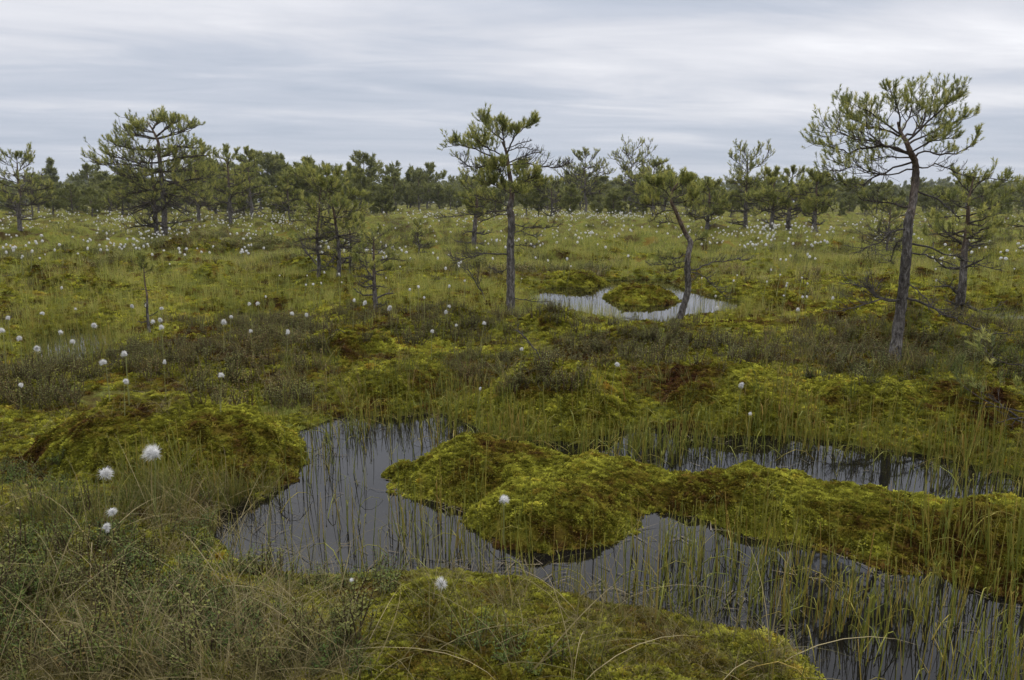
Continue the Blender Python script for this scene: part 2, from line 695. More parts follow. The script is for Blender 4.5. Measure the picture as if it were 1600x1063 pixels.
M['wet_litter'] = leaf_material('wet_litter', [(0.2, (.040, .030, .018)), (0.6, (.080, .060, .032)), (0.9, (.150, .115, .060))], 0.0, spec=.2)
M['heather'] = leaf_material('heather_leaf', [(0.2, (.088, .092, .028)), (0.45, (.128, .136, .036)), (0.65, (.168, .168, .042)), (0.85, (.190, .130, .046))], 0.2, spec=.08)
M['shrub'] = leaf_material('bog_shrub_leaf', [(0.2, (.050, .078, .018)), (0.5, (.080, .118, .024)), (0.75, (.120, .150, .030)), (0.9, (.15, .12, .035))], 0.25, spec=.12)
M['twig'] = bark_material('brown_twig', (.06, .036, .022), (.10, .062, .038), (.15, .105, .07), 60)
M['bark'] = bark_material('pine_bark', (.028, .025, .023), (.120, .106, .096), (.300, .280, .260), 42.0, ((.060, .042, .030), (.140, .098, .070), (.230, .175, .135)))
M['branch'] = bark_material('pine_branch_bark', (.045, .036, .030), (.085, .070, .058), (.15, .13, .11), 50)
M['dead'] = bark_material('dead_grey_wood', (.045, .039, .034), (.085, .074, .065), (.160, .145, .130), 50)
M['needle'] = leaf_material('pine_needles', [(0.15, (.125, .145, .048)), (0.42, (.235, .255, .070)), (0.62, (.340, .342, .092)), (0.85, (.470, .440, .122))], 0.4, 0.5, 0.35, attr=True, patch_amt=0.2)
M['needle_far'] = leaf_material('far_pine_needles', [(0.15, (.115, .130, .044)), (0.42, (.175, .188, .058)), (0.62, (.225, .234, .070)), (0.85, (.290, .286, .088))], 0.4, 0.6, 0.25, patch=0.35, attr=True, patch_amt=0.4)
M['cotton_stem'] = leaf_material('cottongrass_stem', [(0.2, (.17, .19, .05)), (0.8, (.26, .25, .09))], 0.1)

m_, n_, l_, o_ = material('cotton_fluff')
p_ = principled(n_, l_, (.74, .73, .71), 0.9, 0.1)
t_ = n_.new('ShaderNodeBsdfTranslucent')
t_.inputs[0].default_value = (.8, .79, .77, 1)
x_ = n_.new('ShaderNodeMixShader')
x_.inputs[0].default_value = 0.35
l_.new(p_.outputs[0], x_.inputs[1])
l_.new(t_.outputs[0], x_.inputs[2])
l_.new(x_.outputs[0], o_.inputs[0])
M['cotton'] = m_

m_, n_, l_, o_ = material('peat_water')
g_ = n_.new('ShaderNodeNewGeometry')
w1 = noise(n_, l_, g_.outputs['Position'], 3.0, 2.0)
w2 = noise(n_, l_, g_.outputs['Position'], 40.0, 2.0)
hh = math_node(n_, l_, 'ADD', w1, math_node(n_, l_, 'MULTIPLY', w2, 0.10))
p_ = principled(n_, l_, (.006, .0055, .005), 0.03, 0.5, bump(n_, l_, hh, 0.035, 0.01))
p_.inputs['IOR'].default_value = 1.333
l_.new(p_.outputs[0], o_.inputs[0])
M['water'] = m_

# ------------------------------------------------------------------ scattering: instanced plants on given points
GN_CACHE = {}


def make_protos(key, meshes):
    c = bpy.data.collections.new('proto_' + key)
    for i, me in enumerate(meshes):
        o = bpy.data.objects.new('%s_%02d' % (key, i), me)
        c.objects.link(o)
    ng = bpy.data.node_groups.new('scatter_' + key, 'GeometryNodeTree')
    ng.interface.new_socket('Geometry', in_out='INPUT', socket_type='NodeSocketGeometry')
    ng.interface.new_socket('Geometry', in_out='OUTPUT', socket_type='NodeSocketGeometry')
    nd, lk = ng.nodes, ng.links
    gi, go = nd.new('NodeGroupInput'), nd.new('NodeGroupOutput')
    ci = nd.new('GeometryNodeCollectionInfo')
    ci.inputs['Collection'].default_value = c
    ci.inputs['Separate Children'].default_value = True
    ci.inputs['Reset Children'].default_value = True
    ip = nd.new('GeometryNodeInstanceOnPoints')
    ip.inputs['Pick Instance'].default_value = True

    def attr(name, typ):
        a = nd.new('GeometryNodeInputNamedAttribute')
        a.data_type = typ
        a.inputs['Name'].default_value = name
        return a.outputs['Attribute']
    lk.new(gi.outputs[0], ip.inputs['Points'])
    lk.new(ci.outputs[0], ip.inputs['Instance'])
    lk.new(attr('idx', 'INT'), ip.inputs['Instance Index'])
    e2r = nd.new('FunctionNodeEulerToRotation')
    lk.new(attr('rot', 'FLOAT_VECTOR'), e2r.inputs[0])
    lk.new(e2r.outputs[0], ip.inputs['Rotation'])
    lk.new(attr('scl', 'FLOAT_VECTOR'), ip.inputs['Scale'])
    lk.new(ip.outputs[0], go.inputs[0])
    GN_CACHE[key] = (ng, len(meshes), meshes[0].materials[0])


def scatter(name, key, pos, scale, normal=None, lean=0.12, parent=None, zscale=None, idx=None):
    pos = np.asarray(pos, float)
    n = len(pos)
    ng, k, mat = GN_CACHE[key]
    me = bpy.data.meshes.new(name)
    org = np.array(parent.location) if parent is not None else np.zeros(3)
    me.vertices.add(n)
    me.vertices.foreach_set('co', (pos - org).astype(np.float32).ravel())
    if normal is None:
        normal = np.tile([0., 0., 1.], (n, 1))
    nn = unit(normal + RNG.normal(0, lean, (n, 3)))
    b = np.arccos(np.clip(nn[:, 2], -1, 1))
    c = np.arctan2(nn[:, 1], nn[:, 0])
    rot = np.stack([np.zeros(n), b, c], 1)
    if normal is not None and lean < 0.01:
        rot[:, 2] = RNG.uniform(0, 6.28, n)
    scale = np.broadcast_to(np.asarray(scale, float), (n,))
    zs = scale if zscale is None else scale * zscale
    a = me.attributes.new('rot', 'FLOAT_VECTOR', 'POINT')
    a.data.foreach_set('vector', rot.astype(np.float32).ravel())
    a = me.attributes.new('scl', 'FLOAT_VECTOR', 'POINT')
    a.data.foreach_set('vector', np.stack([scale, scale, zs], 1).astype(np.float32).ravel())
    a = me.attributes.new('idx', 'INT', 'POINT')
    a.data.foreach_set('value', (RNG.integers(0, k, n) if idx is None else idx).astype(np.int32))
    me.materials.append(mat)
    o = mkobj(name, me, parent)
    md = o.modifiers.new('scatter', 'NODES')
    md.node_group = ng
    o['kind'] = 'stuff'
    return o


def blade(mb, base, az, length, lean, curl, width, segs=3, tint=0.5):
    """a curved flat blade"""
    d = np.array([math.cos(az), math.sin(az), 0.0])
    side = np.array([-math.sin(az), math.cos(az), 0.0])
    pts, ang, p = [np.array(base, float)], lean, np.array(base, float)
    for i in range(segs):
        p = p + length / segs * (d * math.sin(ang) + np.array([0, 0, 1]) * math.cos(ang))
        ang += curl / segs
        pts.append(p)
    pts = np.array(pts)
    w = width * np.linspace(1, 0.12, segs + 1)
    v = np.concatenate([pts - side * w[:, None] / 2, pts + side * w[:, None] / 2])
    m = segs + 1
    i = np.arange(segs)
    f = np.stack([i, i + 1, m + i + 1, m + i], 1)
    mb.add(v, f, tint)


def U(a, b):
    return random.uniform(a, b)


def proto_grass(n, r, len_, lean, curl, width, mat, segs=3):
    mb = MB()
    for _ in range(n):
        a, q = U(0, 6.28), r * math.sqrt(U(0, 1))
        blade(mb, (q * math.cos(a), q * math.sin(a), -0.02), a + U(-1, 1), U(*len_), U(*lean), U(*curl), width * U(0.6, 1.2), segs)
    return mb.mesh('blades', mat)


def proto_rosette(mat):
    """sphagnum head: a little dome of short blunt leaves"""
    mb = MB()
    for ring, (k, el, ln, r0) in enumerate(((4, 1.25, .55, .12), (6, .75, .72, .3), (7, .25, .8, .42))):
        for i in range(k):
            a = (i + U(-.3, .3)) / k * 6.283 + ring
            e = el + U(-.25, .25)
            L = ln * U(.75, 1.2)
            d = np.array([math.cos(a) * math.cos(e), math.sin(a) * math.cos(e), math.sin(e)])
            s = np.array([-math.sin(a), math.cos(a), 0]) * .24 * U(.7, 1.2)
            b = np.array([math.cos(a) * r0, math.sin(a) * r0, -.25 - .1 * ring])
            up = np.array([0, 0, .12])
            mb.add([b, b + d * L * .6 + s + up, b + d * L * 1.15 - up * .5, b + d * L * .6 - s + up], [[0, 1, 2, 3]])
    return mb.mesh('rosette', mat, smooth=False)


def proto_stem(mat, leaf=False, bent=False):
    mb = MB()
    h = 1.0
    p, a, az = np.array([0., 0., -0.12]), U(0, .06), U(0, 6.28)
    pts = [p]
    cv = U(-.05, .10) if not bent else U(.3, 1.2)
    for i in range(5):
        p = p + (h + .12) / 5 * np.array([math.cos(az) * math.sin(a), math.sin(az) * math.sin(a), math.cos(a)])
        a += cv / 2 * (1 if not bent or i != 2 else 2.5)
        pts.append(p)
    tube(mb, resample(pts, 7), np.linspace(.0098, .0034, 7), 3)
    if leaf:
        for t in ([U(.25, .5)] if U(0, 1) < .5 else [U(.2, .4), U(.5, .8)]):
            q = pts[0] + (pts[-1] - pts[0]) * t
            blade(mb, q, U(0, 6.28), U(.12, .32), U(.2, .9), U(.2, .8), .011, 2)
        if U(0, 1) < .6:
            q = pts[-1]
            for _ in range(3):
                blade(mb, q - np.array([0, 0, U(.02, .08)]), U(0, 6.28), .05, U(.2, .9), .2, .016, 1)
    return mb.mesh('stem', mat)


def proto_shrub(stems, leafs, h, leaf_len, leaf_w, spread, mat, twig_mat, out_lean=.5):
    """low woody plant; leaf and twig in one proto mesh with two materials"""
    mb = MB()
    for _ in range(stems):
        a, e = U(0, 6.28), U(0.05, out_lean)
        L = h * U(.6, 1.15)
        p = np.array([U(-spread, spread), U(-spread, spread), -.03])
        pts = [p]
        for i in range(4):
            p = p + L / 4 * np.array([math.cos(a) * math.sin(e), math.sin(a) * math.sin(e), math.cos(e)])
            a += U(-.4, .4)
            e = max(0.02, e + U(-.25, .2))
            pts.append(p)
        pts = resample(pts, 8)
        tube(mb, pts, np.linspace(.0035, .0012, 8), 3, 0.0)
        for j in range(leafs):
            t = .2 + .8 * (j + U(0, 1)) / leafs
            i = min(6, int(t * 7))
            q = pts[i] + (pts[i + 1] - pts[i]) * (t * 7 - i)
            az, el = j * 2.4 + U(-.4, .4), U(.2, 1.0)
            d = np.array([math.cos(az) * math.cos(el), math.sin(az) * math.cos(el), math.sin(el)])
            s = np.array([-math.sin(az), math.cos(az), 0]) * leaf_w * U(.7, 1.2) / 2
            ln = leaf_len * U(.7, 1.2)
            mb.add([q, q + d * ln * .5 + s, q + d * ln + np.array([0, 0, -ln * .1]), q + d * ln * .5 - s], [[0, 1, 2, 3]], 1.0)
    me = mb.mesh('shrub', mat)
    me.materials.append(twig_mat)
    tn = np.zeros(len(me.vertices), np.float32)
    me.attributes['tint'].data.foreach_get('value', tn)
    fi = np.array([1 if tn[p.vertices[0]] < .5 else 0 for p in me.polygons], np.int32)
    me.polygons.foreach_set('material_index', fi)
    return me


make_protos('rosette', [proto_rosette(M['tuft']) for _ in range(6)])
make_protos('sedge', [proto_grass(16, .05, (.16, .34), (.02, .35), (.1, .9), .006, M['sedge']) for _ in range(6)])
make_protos('shore', [proto_grass(16, .05, (.16, .34), (.05, .45), (.2, 1.1), .0065, M['shore'], 4) for _ in range(6)])
make_protos('sedge_wide', [proto_grass(34, .22, (.14, .30), (.02, .35), (.1, .8), .012, M['sedge'], 2) for _ in range(5)])
make_protos('dry', [proto_grass(20, .06, (.14, .38), (.2, 1.1), (.4, 1.6), .0042, M['dry'], 4) for _ in range(7)])
make_protos('arc', [proto_grass(5, .05, (.30, .60), (.3, 1.0), (.6, 1.7), .0042, M['dry'], 6) for _ in range(7)])
def proto_litter():
    mb = MB()
    for _ in range(3):
        blade(mb, (U(-.03, .03), U(-.03, .03), 0), U(0, 6.28), U(.03, .11), U(1.5, 1.56), U(-.1, .1), U(.003, .006), 2)
    return mb.mesh('litter', M['wet_litter'])


make_protos('litter', [proto_litter() for _ in range(6)])
make_protos('dry_wide', [proto_grass(34, .22, (.12, .28), (.2, 1.0), (.3, 1.2), .011, M['dry'], 2) for _ in range(5)])
make_protos('stem', [proto_stem(M['stem'], i in (1, 3, 5, 7, 8), i == 9) for i in range(10)])
make_protos('heather', [proto_shrub(11, 20, .16, .014, .008, .05, M['heather'], M['twig'], .7) for _ in range(5)])
make_protos('heather_wide', [proto_shrub(26, 11, .20, .040, .022, .20, M['heather'], M['twig'], .7) for _ in range(4)])
make_protos('shrub', [proto_shrub(7, 20, .15, .024, .0062, .03, M['shrub'], M['twig'], .6) for _ in range(6)])


# ------------------------------------------------------------------ ground and water
def build_ground():
    ys = np.concatenate([np.arange(-3, 1.6, .1), np.arange(1.6, 7.0, .032), np.geomspace(7.0, 900, 330)])
    nc = 340
    s = np.linspace(-1, 1, nc)
    hw = 3.2 + np.maximum(ys, 0) * 1.02
    X = hw[:, None] * s[None, :]
    Y = np.repeat(ys[:, None], nc, 1)
    Z = terrain(X.ravel(), Y.ravel())
    v = np.stack([X.ravel(), Y.ravel(), Z], 1)
    i = np.arange(len(ys) - 1)[:, None] * nc
    j = np.arange(nc - 1)[None, :]
    f = np.stack([i + j, i + j + 1, i + nc + j + 1, i + nc + j], -1).reshape(-1, 4)
    me = bpy.data.meshes.new('ground')
    build(me, v, f)
    me.shade_smooth()
    me.materials.append(M['ground'])
    return tag(mkobj('ground', me), 'mossy brown and green bog ground', None, kind='structure')


build_ground()


def build_water():
    mb = MB()
    mb.add([(-30, -4, 0), (30, -4, 0), (30, 24, 0), (-30, 24, 0)], [[0, 1, 2, 3]])
    return tag(mkobj('water', mb.mesh('water', M['water'])), 'dark still peat water of the bog pools', None, kind='structure')


build_water()

# ------------------------------------------------------------------ moss hummocks (things), each with its moss heads
HUM_INFO = {
    'central': ('two-lobed yellow-green moss hummock rising from the water in mid pool', .0145, 1),
    'ridge': ('long green moss hummock ridge between the two arms of the pool, right', .0165, 1),
    'left': ('broad domed moss hummock on the left shore of the pool', .0155, 1),
    'bank_a': ('brown-topped moss hummock on the far bank straight behind the mid-pool hummock', .0165, 1),
    'bank_b': ('yellow moss hummock on the far bank with a cottongrass head on top', .0165, 1),
    'bank_c': ('low sedge-fringed moss hummock on the far bank below the tall right-hand pine', .0165, 1),
    'bank_d': ('low moss hummock on the far bank at the left arm of the pool', .0165, 1),
    'islet': ('rust and yellow moss islet in the distant pool', .034, 1),
    'front_a': ('bright green moss mound on the near shore at the bottom edge', .0135, 1),
    'front_b': ('dark green moss mound at the bottom edge where the near shore meets the sedges', .0135, 1),
    'mid_a': ('bright lime moss cushion at the foot of the central pine', .021, 1),
    'mid_b': ('yellow moss cushion to the left of the tall right-hand pine', .021, 1),
    'mid_c': ('low moss cushion at the far left corner of the distant pool', .036, 1),
    'mid_d': ('pale green moss cushion right of the distant pool', .036, 1),
    'mid_e': ('small orange moss cushion far off at the right beneath the pine group', .05, 1),
    'mid_f': ('orange-tinged moss cushion in the heath left of the central pine', .021, 1),
}


def build_hummock(key):
    label, tuft, _ = HUM_INFO[key]
    a, b, c, d = hum_bb(key, 0.02)
    step = max(0.016, (b - a) / 150)
    xs, ys = np.arange(a, b, step), np.arange(c, d, step)
    X, Y = np.meshgrid(xs, ys)
    Z = hum_height(key, X.ravel(), Y.ravel())
    T = terrain(X.ravel(), Y.ravel())
    keep = (Z > -0.16) & (Z > T - 0.07)
    nx = len(xs)
    i = np.arange(len(ys) - 1)[:, None] * nx
    j = np.arange(nx - 1)[None, :]
    f = np.stack([i + j, i + j + 1, i + nx + j + 1, i + nx + j], -1).reshape(-1, 4)
    f = f[keep[f].all(1)]
    used, inv = np.unique(f, return_inverse=True)
    V = np.stack([X.ravel(), Y.ravel(), Z], 1)
    v = V[used]
    f2 = inv.reshape(-1, 4)
    org = np.array([v[:, 0].mean(), v[:, 1].mean(), 0.0])
    me = bpy.data.meshes.new('hummock')
    build(me, v - org, f2)
    me.shade_smooth()
    me.materials.append(M['moss'])
    o = tag(mkobj('moss_hummock', me, None, org), label, 'moss hummock', 'moss hummocks of the bog')
    # moss heads, spread by area
    q = V[f]
    nrm = cross(q[:, 2] - q[:, 0], q[:, 3] - q[:, 1])
    area = np.linalg.norm(nrm, axis=1) / 2
    nrm = unit(nrm)
    vis = q[:, :, 2].max(1) > -0.03
    w = area * vis
    n = int(min(42000, w.sum() / (tuft * tuft * 0.80)))
    pick = RNG.choice(len(f), n, p=w / w.sum())
    uv = RNG.random((n, 2, 1))
    P = q[pick]
    pos = (P[:, 0] * (1 - uv[:, 0]) + P[:, 1] * uv[:, 0]) * (1 - uv[:, 1]) + (P[:, 3] * (1 - uv[:, 0]) + P[:, 2] * uv[:, 0]) * uv[:, 1]
    nn = unit(nrm[pick] + np.array([0, 0, .5]))
    clump = fbm(pos[:, 0] * 16, pos[:, 1] * 16, 77, 2)
    pos = pos + nn * (0.05 * (clump - .48) + tuft * RNG.uniform(-.5, .3, n))[:, None]
    pos[:, 2] = np.maximum(pos[:, 2], RNG.uniform(-.008, .003, n))
    scatter('moss', 'rosette', pos, tuft * RNG.uniform(.75, 1.5, n), nn, .3, o)
    return o


for k in HUM_INFO:
    build_hummock(k)


# ------------------------------------------------------------------ moss, grass, sedge and heath over the ground
def fan(n, y0, y1, power=1.0, wide=.80):
    """points over the ground, thinning out with distance"""
    t = RNG.random(n)
    if power == 1.0:
        y = y0 * (y1 / y0) ** t
    else:
        a, b = y0 ** (1 - power), y1 ** (1 - power)
        y = (a + (b - a) * t) ** (1 / (1 - power))
    x = RNG.uniform(-1, 1, n) * (y * wide + .6)
    return x, y


def lawn_mask(x, y):
    """wet sedge lawns against drier heath"""
    n = fbm(x * .22 + 5, y * .40, 61, 3)
    m = sstep(.44, .56, n)
    for (u, v, ru, rv, k) in LAWNS:
        L = Lobe(u - ru, u + ru, v + rv, v - rv, 0)
        m = np.clip(m + k * np.exp(-1.2 * L.q(x, y)), 0, 1)
    return m


LAWNS = [(250, 470, 300, 50, 1), (100, 540, 160, 40, 1), (650, 470, 160, 28, .8), (960, 390, 330, 32, .9), (1180, 430, 130, 25, .7),
         (1560, 470, 120, 30, .6), (1540, 545, 120, 25, .6), (1080, 530, 220, 32, -1.2), (470, 525, 120, 20, -1.2), (700, 520, 160, 22, -.9),
         (430, 600, 260, 40, -.8), (250, 400, 200, 14, -.6), (1350, 560, 120, 24, -.5), (1150, 555, 420, 34, -1.2), (620, 575, 240, 36, -1.1)]


def bare_ground(x, y, z, s):
    """true off the moss hummocks"""
    return z - terrain(x, y, s) < .02


def ground_cover():
    # moss heads between the hummocks
    x, y = fan(150000, 1.7, 18, 1.35)
    s = wet_shore(x, y)
    z = surf(x, y, s)
    k = (z > .01) & (fbm(x * 1.4, y * 1.4, 91, 3) > .14 + .30 * np.exp(-HOLLOWS[0].q(x, y) ** 2) * bare_ground(x, y, z, s))
    x, y, z = x[k], y[k], z[k]
    scatter('moss_carpet', 'rosette', np.stack([x, y, z + .004], 1), np.clip(.0048 * y, .0125, .05) * RNG.uniform(.7, 1.5, len(x)), None, .35)
    # sedge lawns
    x, y = fan(15000, 4.2, 22, 1.15)
    s = wet_shore(x, y)
    z = surf(x, y, s)
    k = (z > -.06) & (s > -.05) & (RNG.random(len(x)) < .03 + .97 * lawn_mask(x, y)) & (y > 6.2) & bare_ground(x, y, z, s)
    x, y, z = x[k], y[k], np.maximum(z[k], -.02)
    scatter('sedge_lawn', 'sedge', np.stack([x, y, z], 1), RNG.uniform(.35, .8, len(x)) * np.clip(.55 + (y - 5) * .12, .55, 1.2), None, .08)
    x, y = fan(17000, 14, 160, 1.1)
    z = surf(x, y)
    k = (z > -.03) & (RNG.random(len(x)) < .15 + .85 * lawn_mask(x, y))
    x, y, z = x[k], y[k], z[k]
    scatter('distant_sedge', 'sedge_wide', np.stack([x, y, z], 1), RNG.uniform(.6, 1.1, len(x)) * np.clip(y / 30, .9, 2.2), None, .05, zscale=np.clip(20 / y, .4, .8))
    # dry grass
    x, y = fan(7000, 1.7, 16, 1.4)
    s = wet_shore(x, y)
    z = surf(x, y, s)
    n = fbm(x * 1.1, y * 1.1, 95, 3)
    k = (z > .02) & (n > np.where(y < 4.5, .56, .48)) & (RNG.random(len(x)) < 1.0 - .8 * lawn_mask(x, y)) & (bare_ground(x, y, z, s) | (RNG.random(len(x)) < .03))
    x, y, z = x[k], y[k], z[k]
    scatter('dry_grass', 'dry', np.stack([x, y, z], 1), RNG.uniform(.3, .65, len(x)), None, .2)
    x, y = fan(6000, 12, 140, 1.1)
    z = surf(x, y)
    k = (z > .0) & (RNG.random(len(x)) < .75 - .6 * lawn_mask(x, y))
    x, y, z = x[k], y[k], z[k]
    scatter('distant_dry_grass', 'dry_wide', np.stack([x, y, z], 1), RNG.uniform(.6, 1.1, len(x)) * np.clip(y / 30, .9, 2.0), None, .06, zscale=np.clip(20 / y, .4, .8))
    # heather
    x, y = fan(8000, 4.6, 18, 1.2)
    s = wet_shore(x, y)
    z = surf(x, y, s)
    n = fbm(x * .9 + 40, y * .9, 97, 3)
    k = (z > .10) & (n > .565) & bare_ground(x, y, z, s) & (RNG.random(len(x)) < 1.0 - .93 * lawn_mask(x, y))
    x, y, z = x[k], y[k], z[k]
    scatter('heather', 'heather', np.stack([x, y, z], 1), RNG.uniform(.5, 1.0, len(x)), None, .12)
    x, y = fan(9000, 13, 140, 1.1)
    z = surf(x, y)
    k = (z > .05) & (fbm(x * .35, y * .5, 98, 2) > .46) & (RNG.random(len(x)) < .85 - .6 * lawn_mask(x, y))
    x, y, z = x[k], y[k], z[k]
    scatter('distant_heath', 'heather_wide', np.stack([x, y, z], 1), RNG.uniform(.7, 1.2, len(x)) * np.clip(y / 30, .9, 2.0), None, .06, zscale=np.clip(26 / y, .5, 1.0))


ground_cover()


def zone_pts(zones, off=0.0, water=False):
    us, vs_ = [], []
    for (u0, v0, u1, v1, n) in zones:
        us.append(RNG.uniform(u0, u1, n))
        vs_.append(RNG.uniform(v0, v1, n))
    u, v = np.concatenate(us), np.concatenate(vs_)
    if water:
        x, y = ground(u, v)
        return x, y, surf(x, y)
    return on_surf(u, v, off)


def near_plants():
    # sedge stems standing in the water and along its edge
    z_ = [(470, 660, 740, 760, 330), (480, 760, 740, 890, 170), (360, 780, 560, 900, 130), (190, 765, 470, 805, 330),
          (540, 640, 760, 690, 620), (740, 672, 1010, 712, 900), (1000, 668, 1280, 705, 700), (1240, 685, 1560, 760, 900),
          (900, 700, 1060, 735, 160), (1040, 690, 1240, 730, 200), (1440, 730, 1640, 790, 420),
          (610, 770, 760, 850, 150), (700, 840, 1060, 880, 260), (760, 880, 1000, 960, 300), (1000, 830, 1200, 980, 380), (820, 900, 1220, 1000, 260),
          (1180, 850, 1640, 1000, 1500), (1190, 960, 1640, 1130, 1250), (1040, 800, 1240, 880, 170), (1240, 820, 1600, 930, 500)]
    x, y, z = zone_pts(z_, water=True)
    clump = fbm(x * 3.0, y * 3.0, 55, 2)
    k = (z < .12) & (RNG.random(len(x)) < .04 + 1.5 * np.clip(clump - .38, 0, 1))
    x, y, z = x[k], y[k], np.maximum(z[k], -.05)
    wd = np.where(y > 3.7, 1.5, 1.2)
    scatter('sedge_stems', 'stem', np.stack([x, y, z], 1), RNG.uniform(.13, .31, len(x)) * np.where(y > 3.7, .85, .95) * wd, None, .07, zscale=1 / wd)
    x, y = fan(15000, 2.2, 6.5, 1.2)
    s = wet_shore(x, y)
    z = surf(x, y, s)
    k = (s < np.where(y > 3.9, .24, .04)) & (s > -.26) & (z < np.where(y > 3.9, .15, .07)) & (RNG.random(len(x)) < np.clip(.15 + 1.8 * (fbm(x * 2.5, y * 2.5, 58, 2) - .35), 0, 1)) & ((y > 3.9) | (x > .9) | (RNG.random(len(x)) < .3))
    x, y, z = x[k], y[k], np.maximum(z[k], -.05)
    wd = np.where(y > 3.7, 1.5, 1.2)
    scatter('shoreline_sedge', 'stem', np.stack([x, y, z], 1), RNG.uniform(.12, .27, len(x)) * wd, None, .08, zscale=1 / wd)
    x, y = fan(3600, 2.2, 6.0, 1.1)
    s = wet_shore(x, y)
    z = surf(x, y, s)
    k = (z < -.01) & (RNG.random(len(x)) < np.clip(.9 * np.exp(-np.maximum(-z - .02, 0) * 14), .05, 1))
    scatter('floating_litter', 'litter', np.stack([x, y, np.full(len(x), .004)], 1)[k], RNG.uniform(.5, 1.2, k.sum()), None, .002)
    # far pool and wet lawn stems
    x, y, z = zone_pts([(815, 440, 1190, 512, 650), (40, 510, 180, 580, 900), (330, 488, 430, 510, 160), (1520, 480, 1640, 512, 200)], water=True)
    k = z < .1
    scatter('pool_sedge', 'stem', np.stack([x[k], y[k], np.maximum(z[k], -.05)], 1), RNG.uniform(.14, .26, k.sum()), None, .07)
    # leafy bog shrubs in the left foreground
    x, y, z = zone_pts([(-60, 790, 330, 1063, 170), (200, 880, 430, 1063, 55), (420, 950, 600, 1063, 16), (700, 970, 1000, 1063, 8), (-60, 720, 100, 780, 25),
                        (1260, 540, 1640, 600, 120), (440, 905, 640, 930, 15)])
    k = z > .02
    scatter('leafy_bog_shrubs', 'shrub', np.stack([x, y, z], 1)[k], RNG.uniform(.4, .85, k.sum()), None, .15)
    # dry tangled grass of the near shore
    x, y, z = zone_pts([(-80, 805, 340, 1090, 330), (330, 890, 560, 1090, 110), (640, 935, 1060, 1063, 16), (0, 780, 200, 820, 40),
                        (200, 760, 400, 830, 120), (1000, 990, 1240, 1063, 30), (0, 585, 300, 655, 110), (420, 595, 560, 660, 90)])
    k = z > .0
    scatter('tangled_dry_grass', 'dry', np.stack([x, y, z], 1)[k], RNG.uniform(.2, .45, k.sum()), None, .3)
    x, y, z = zone_pts([(-80, 800, 420, 1090, 110), (330, 900, 700, 1090, 40), (700, 940, 1240, 1090, 22), (150, 760, 420, 810, 30)])
    scatter('long_grass_arcs', 'arc', np.stack([x, y, z], 1), RNG.uniform(.5, 1.0, len(x)), None, .25)
    x, y, z = zone_pts([(470, 888, 720, 915, 60), (700, 890, 940, 955, 70), (880, 930, 1230, 1010, 90), (1180, 990, 1300, 1063, 40), (450, 920, 1000, 1063, 90), (1000, 1000, 1250, 1063, 30)])
    k = z > -.03
    scatter('short_shore_grass', 'dry', np.stack([x, y, z], 1)[k], RNG.uniform(.16, .40, k.sum()), None, .3)
    # green sedge blades on the left shore and the banks
    x, y, z = zone_pts([(-60, 775, 220, 830, 40), (190, 775, 420, 812, 60), (-60, 760, 380, 1063, 22), (520, 590, 1010, 650, 16), (1000, 590, 1600, 660, 36),
                        (1180, 520, 1600, 600, 80), (440, 560, 800, 620, 60), (1500, 690, 1640, 740, 10), (640, 950, 1240, 1063, 14)])
    k = z > -.05
    scatter('shore_sedge', 'shore', np.stack([x, y, z], 1)[k], RNG.uniform(.4, .9, k.sum()), None, .12)
    # heath bushes
    x, y, z = zone_pts([(860, 522, 1270, 575, 130), (350, 505, 520, 545, 70), (560, 500, 800, 545, 60), (1250, 535, 1640, 600, 80), (0, 590, 130, 640, 40), (300, 590, 480, 640, 40), (800, 580, 920, 612, 26),
                        (200, 540, 520, 600, 70), (0, 560, 200, 600, 35), (830, 485, 880, 500, 12), (-60, 800, 300, 1063, 34), (300, 890, 560, 1063, 16), (1370, 553, 1430, 575, 12), (770, 484, 828, 500, 12), (1035, 497, 1085, 510, 9), (1475, 484, 1520, 498, 9)])
    k = z > .02
    scatter('heath_bushes', 'heather', np.stack([x, y, z], 1)[k], RNG.uniform(.6, 1.25, k.sum()), None, .15)


near_plants()

# ------------------------------------------------------------------ pines
NEEDLES_NEAR, NEEDLES_FAR = None, None


def needle_tuft(n, needle, width, spread):
    """needles round a shoot of unit length along +Z, one triangle each"""
    v = []
    for i in range(n):
        t = RNG.uniform(-.1, .9) ** 1.0 if i % 4 else .9
        a = RNG.uniform(0, 6.283)
        e = spread * RNG.uniform(.35, 1.0) * (1 - .45 * max(t, 0))
        d = np.array([math.cos(a) * math.sin(e), math.sin(a) * math.sin(e), math.cos(e)])
        s = unit(cross(d, RNG.normal(0, 1, 3))) * width / 2
        b = np.array([0, 0, t])
        L = needle * RNG.uniform(.7, 1.1)
        v += [b - s, b + s, b + d * L]
    return np.array(v)


TUFTS = [needle_tuft(40, .78, .085, 1.25) for _ in range(8)]
TUFTS_FAR = [needle_tuft(17, .85, .21, 1.25) for _ in range(8)]


def add_tuft(mb, p, d, size, tint, far=False):
    T = random.choice(TUFTS_FAR if far else TUFTS)
    z = unit(d)
    x = unit(cross(z, RNG.normal(0, 1, 3)))
    y = cross(z, x)
    v = p + (T[:, :1] * x + T[:, 1:2] * y + T[:, 2:3] * z) * size
    f = np.arange(len(v)).reshape(-1, 3)
    mb.add(v, f, tint)


UP = np.array([0., 0., 1.])


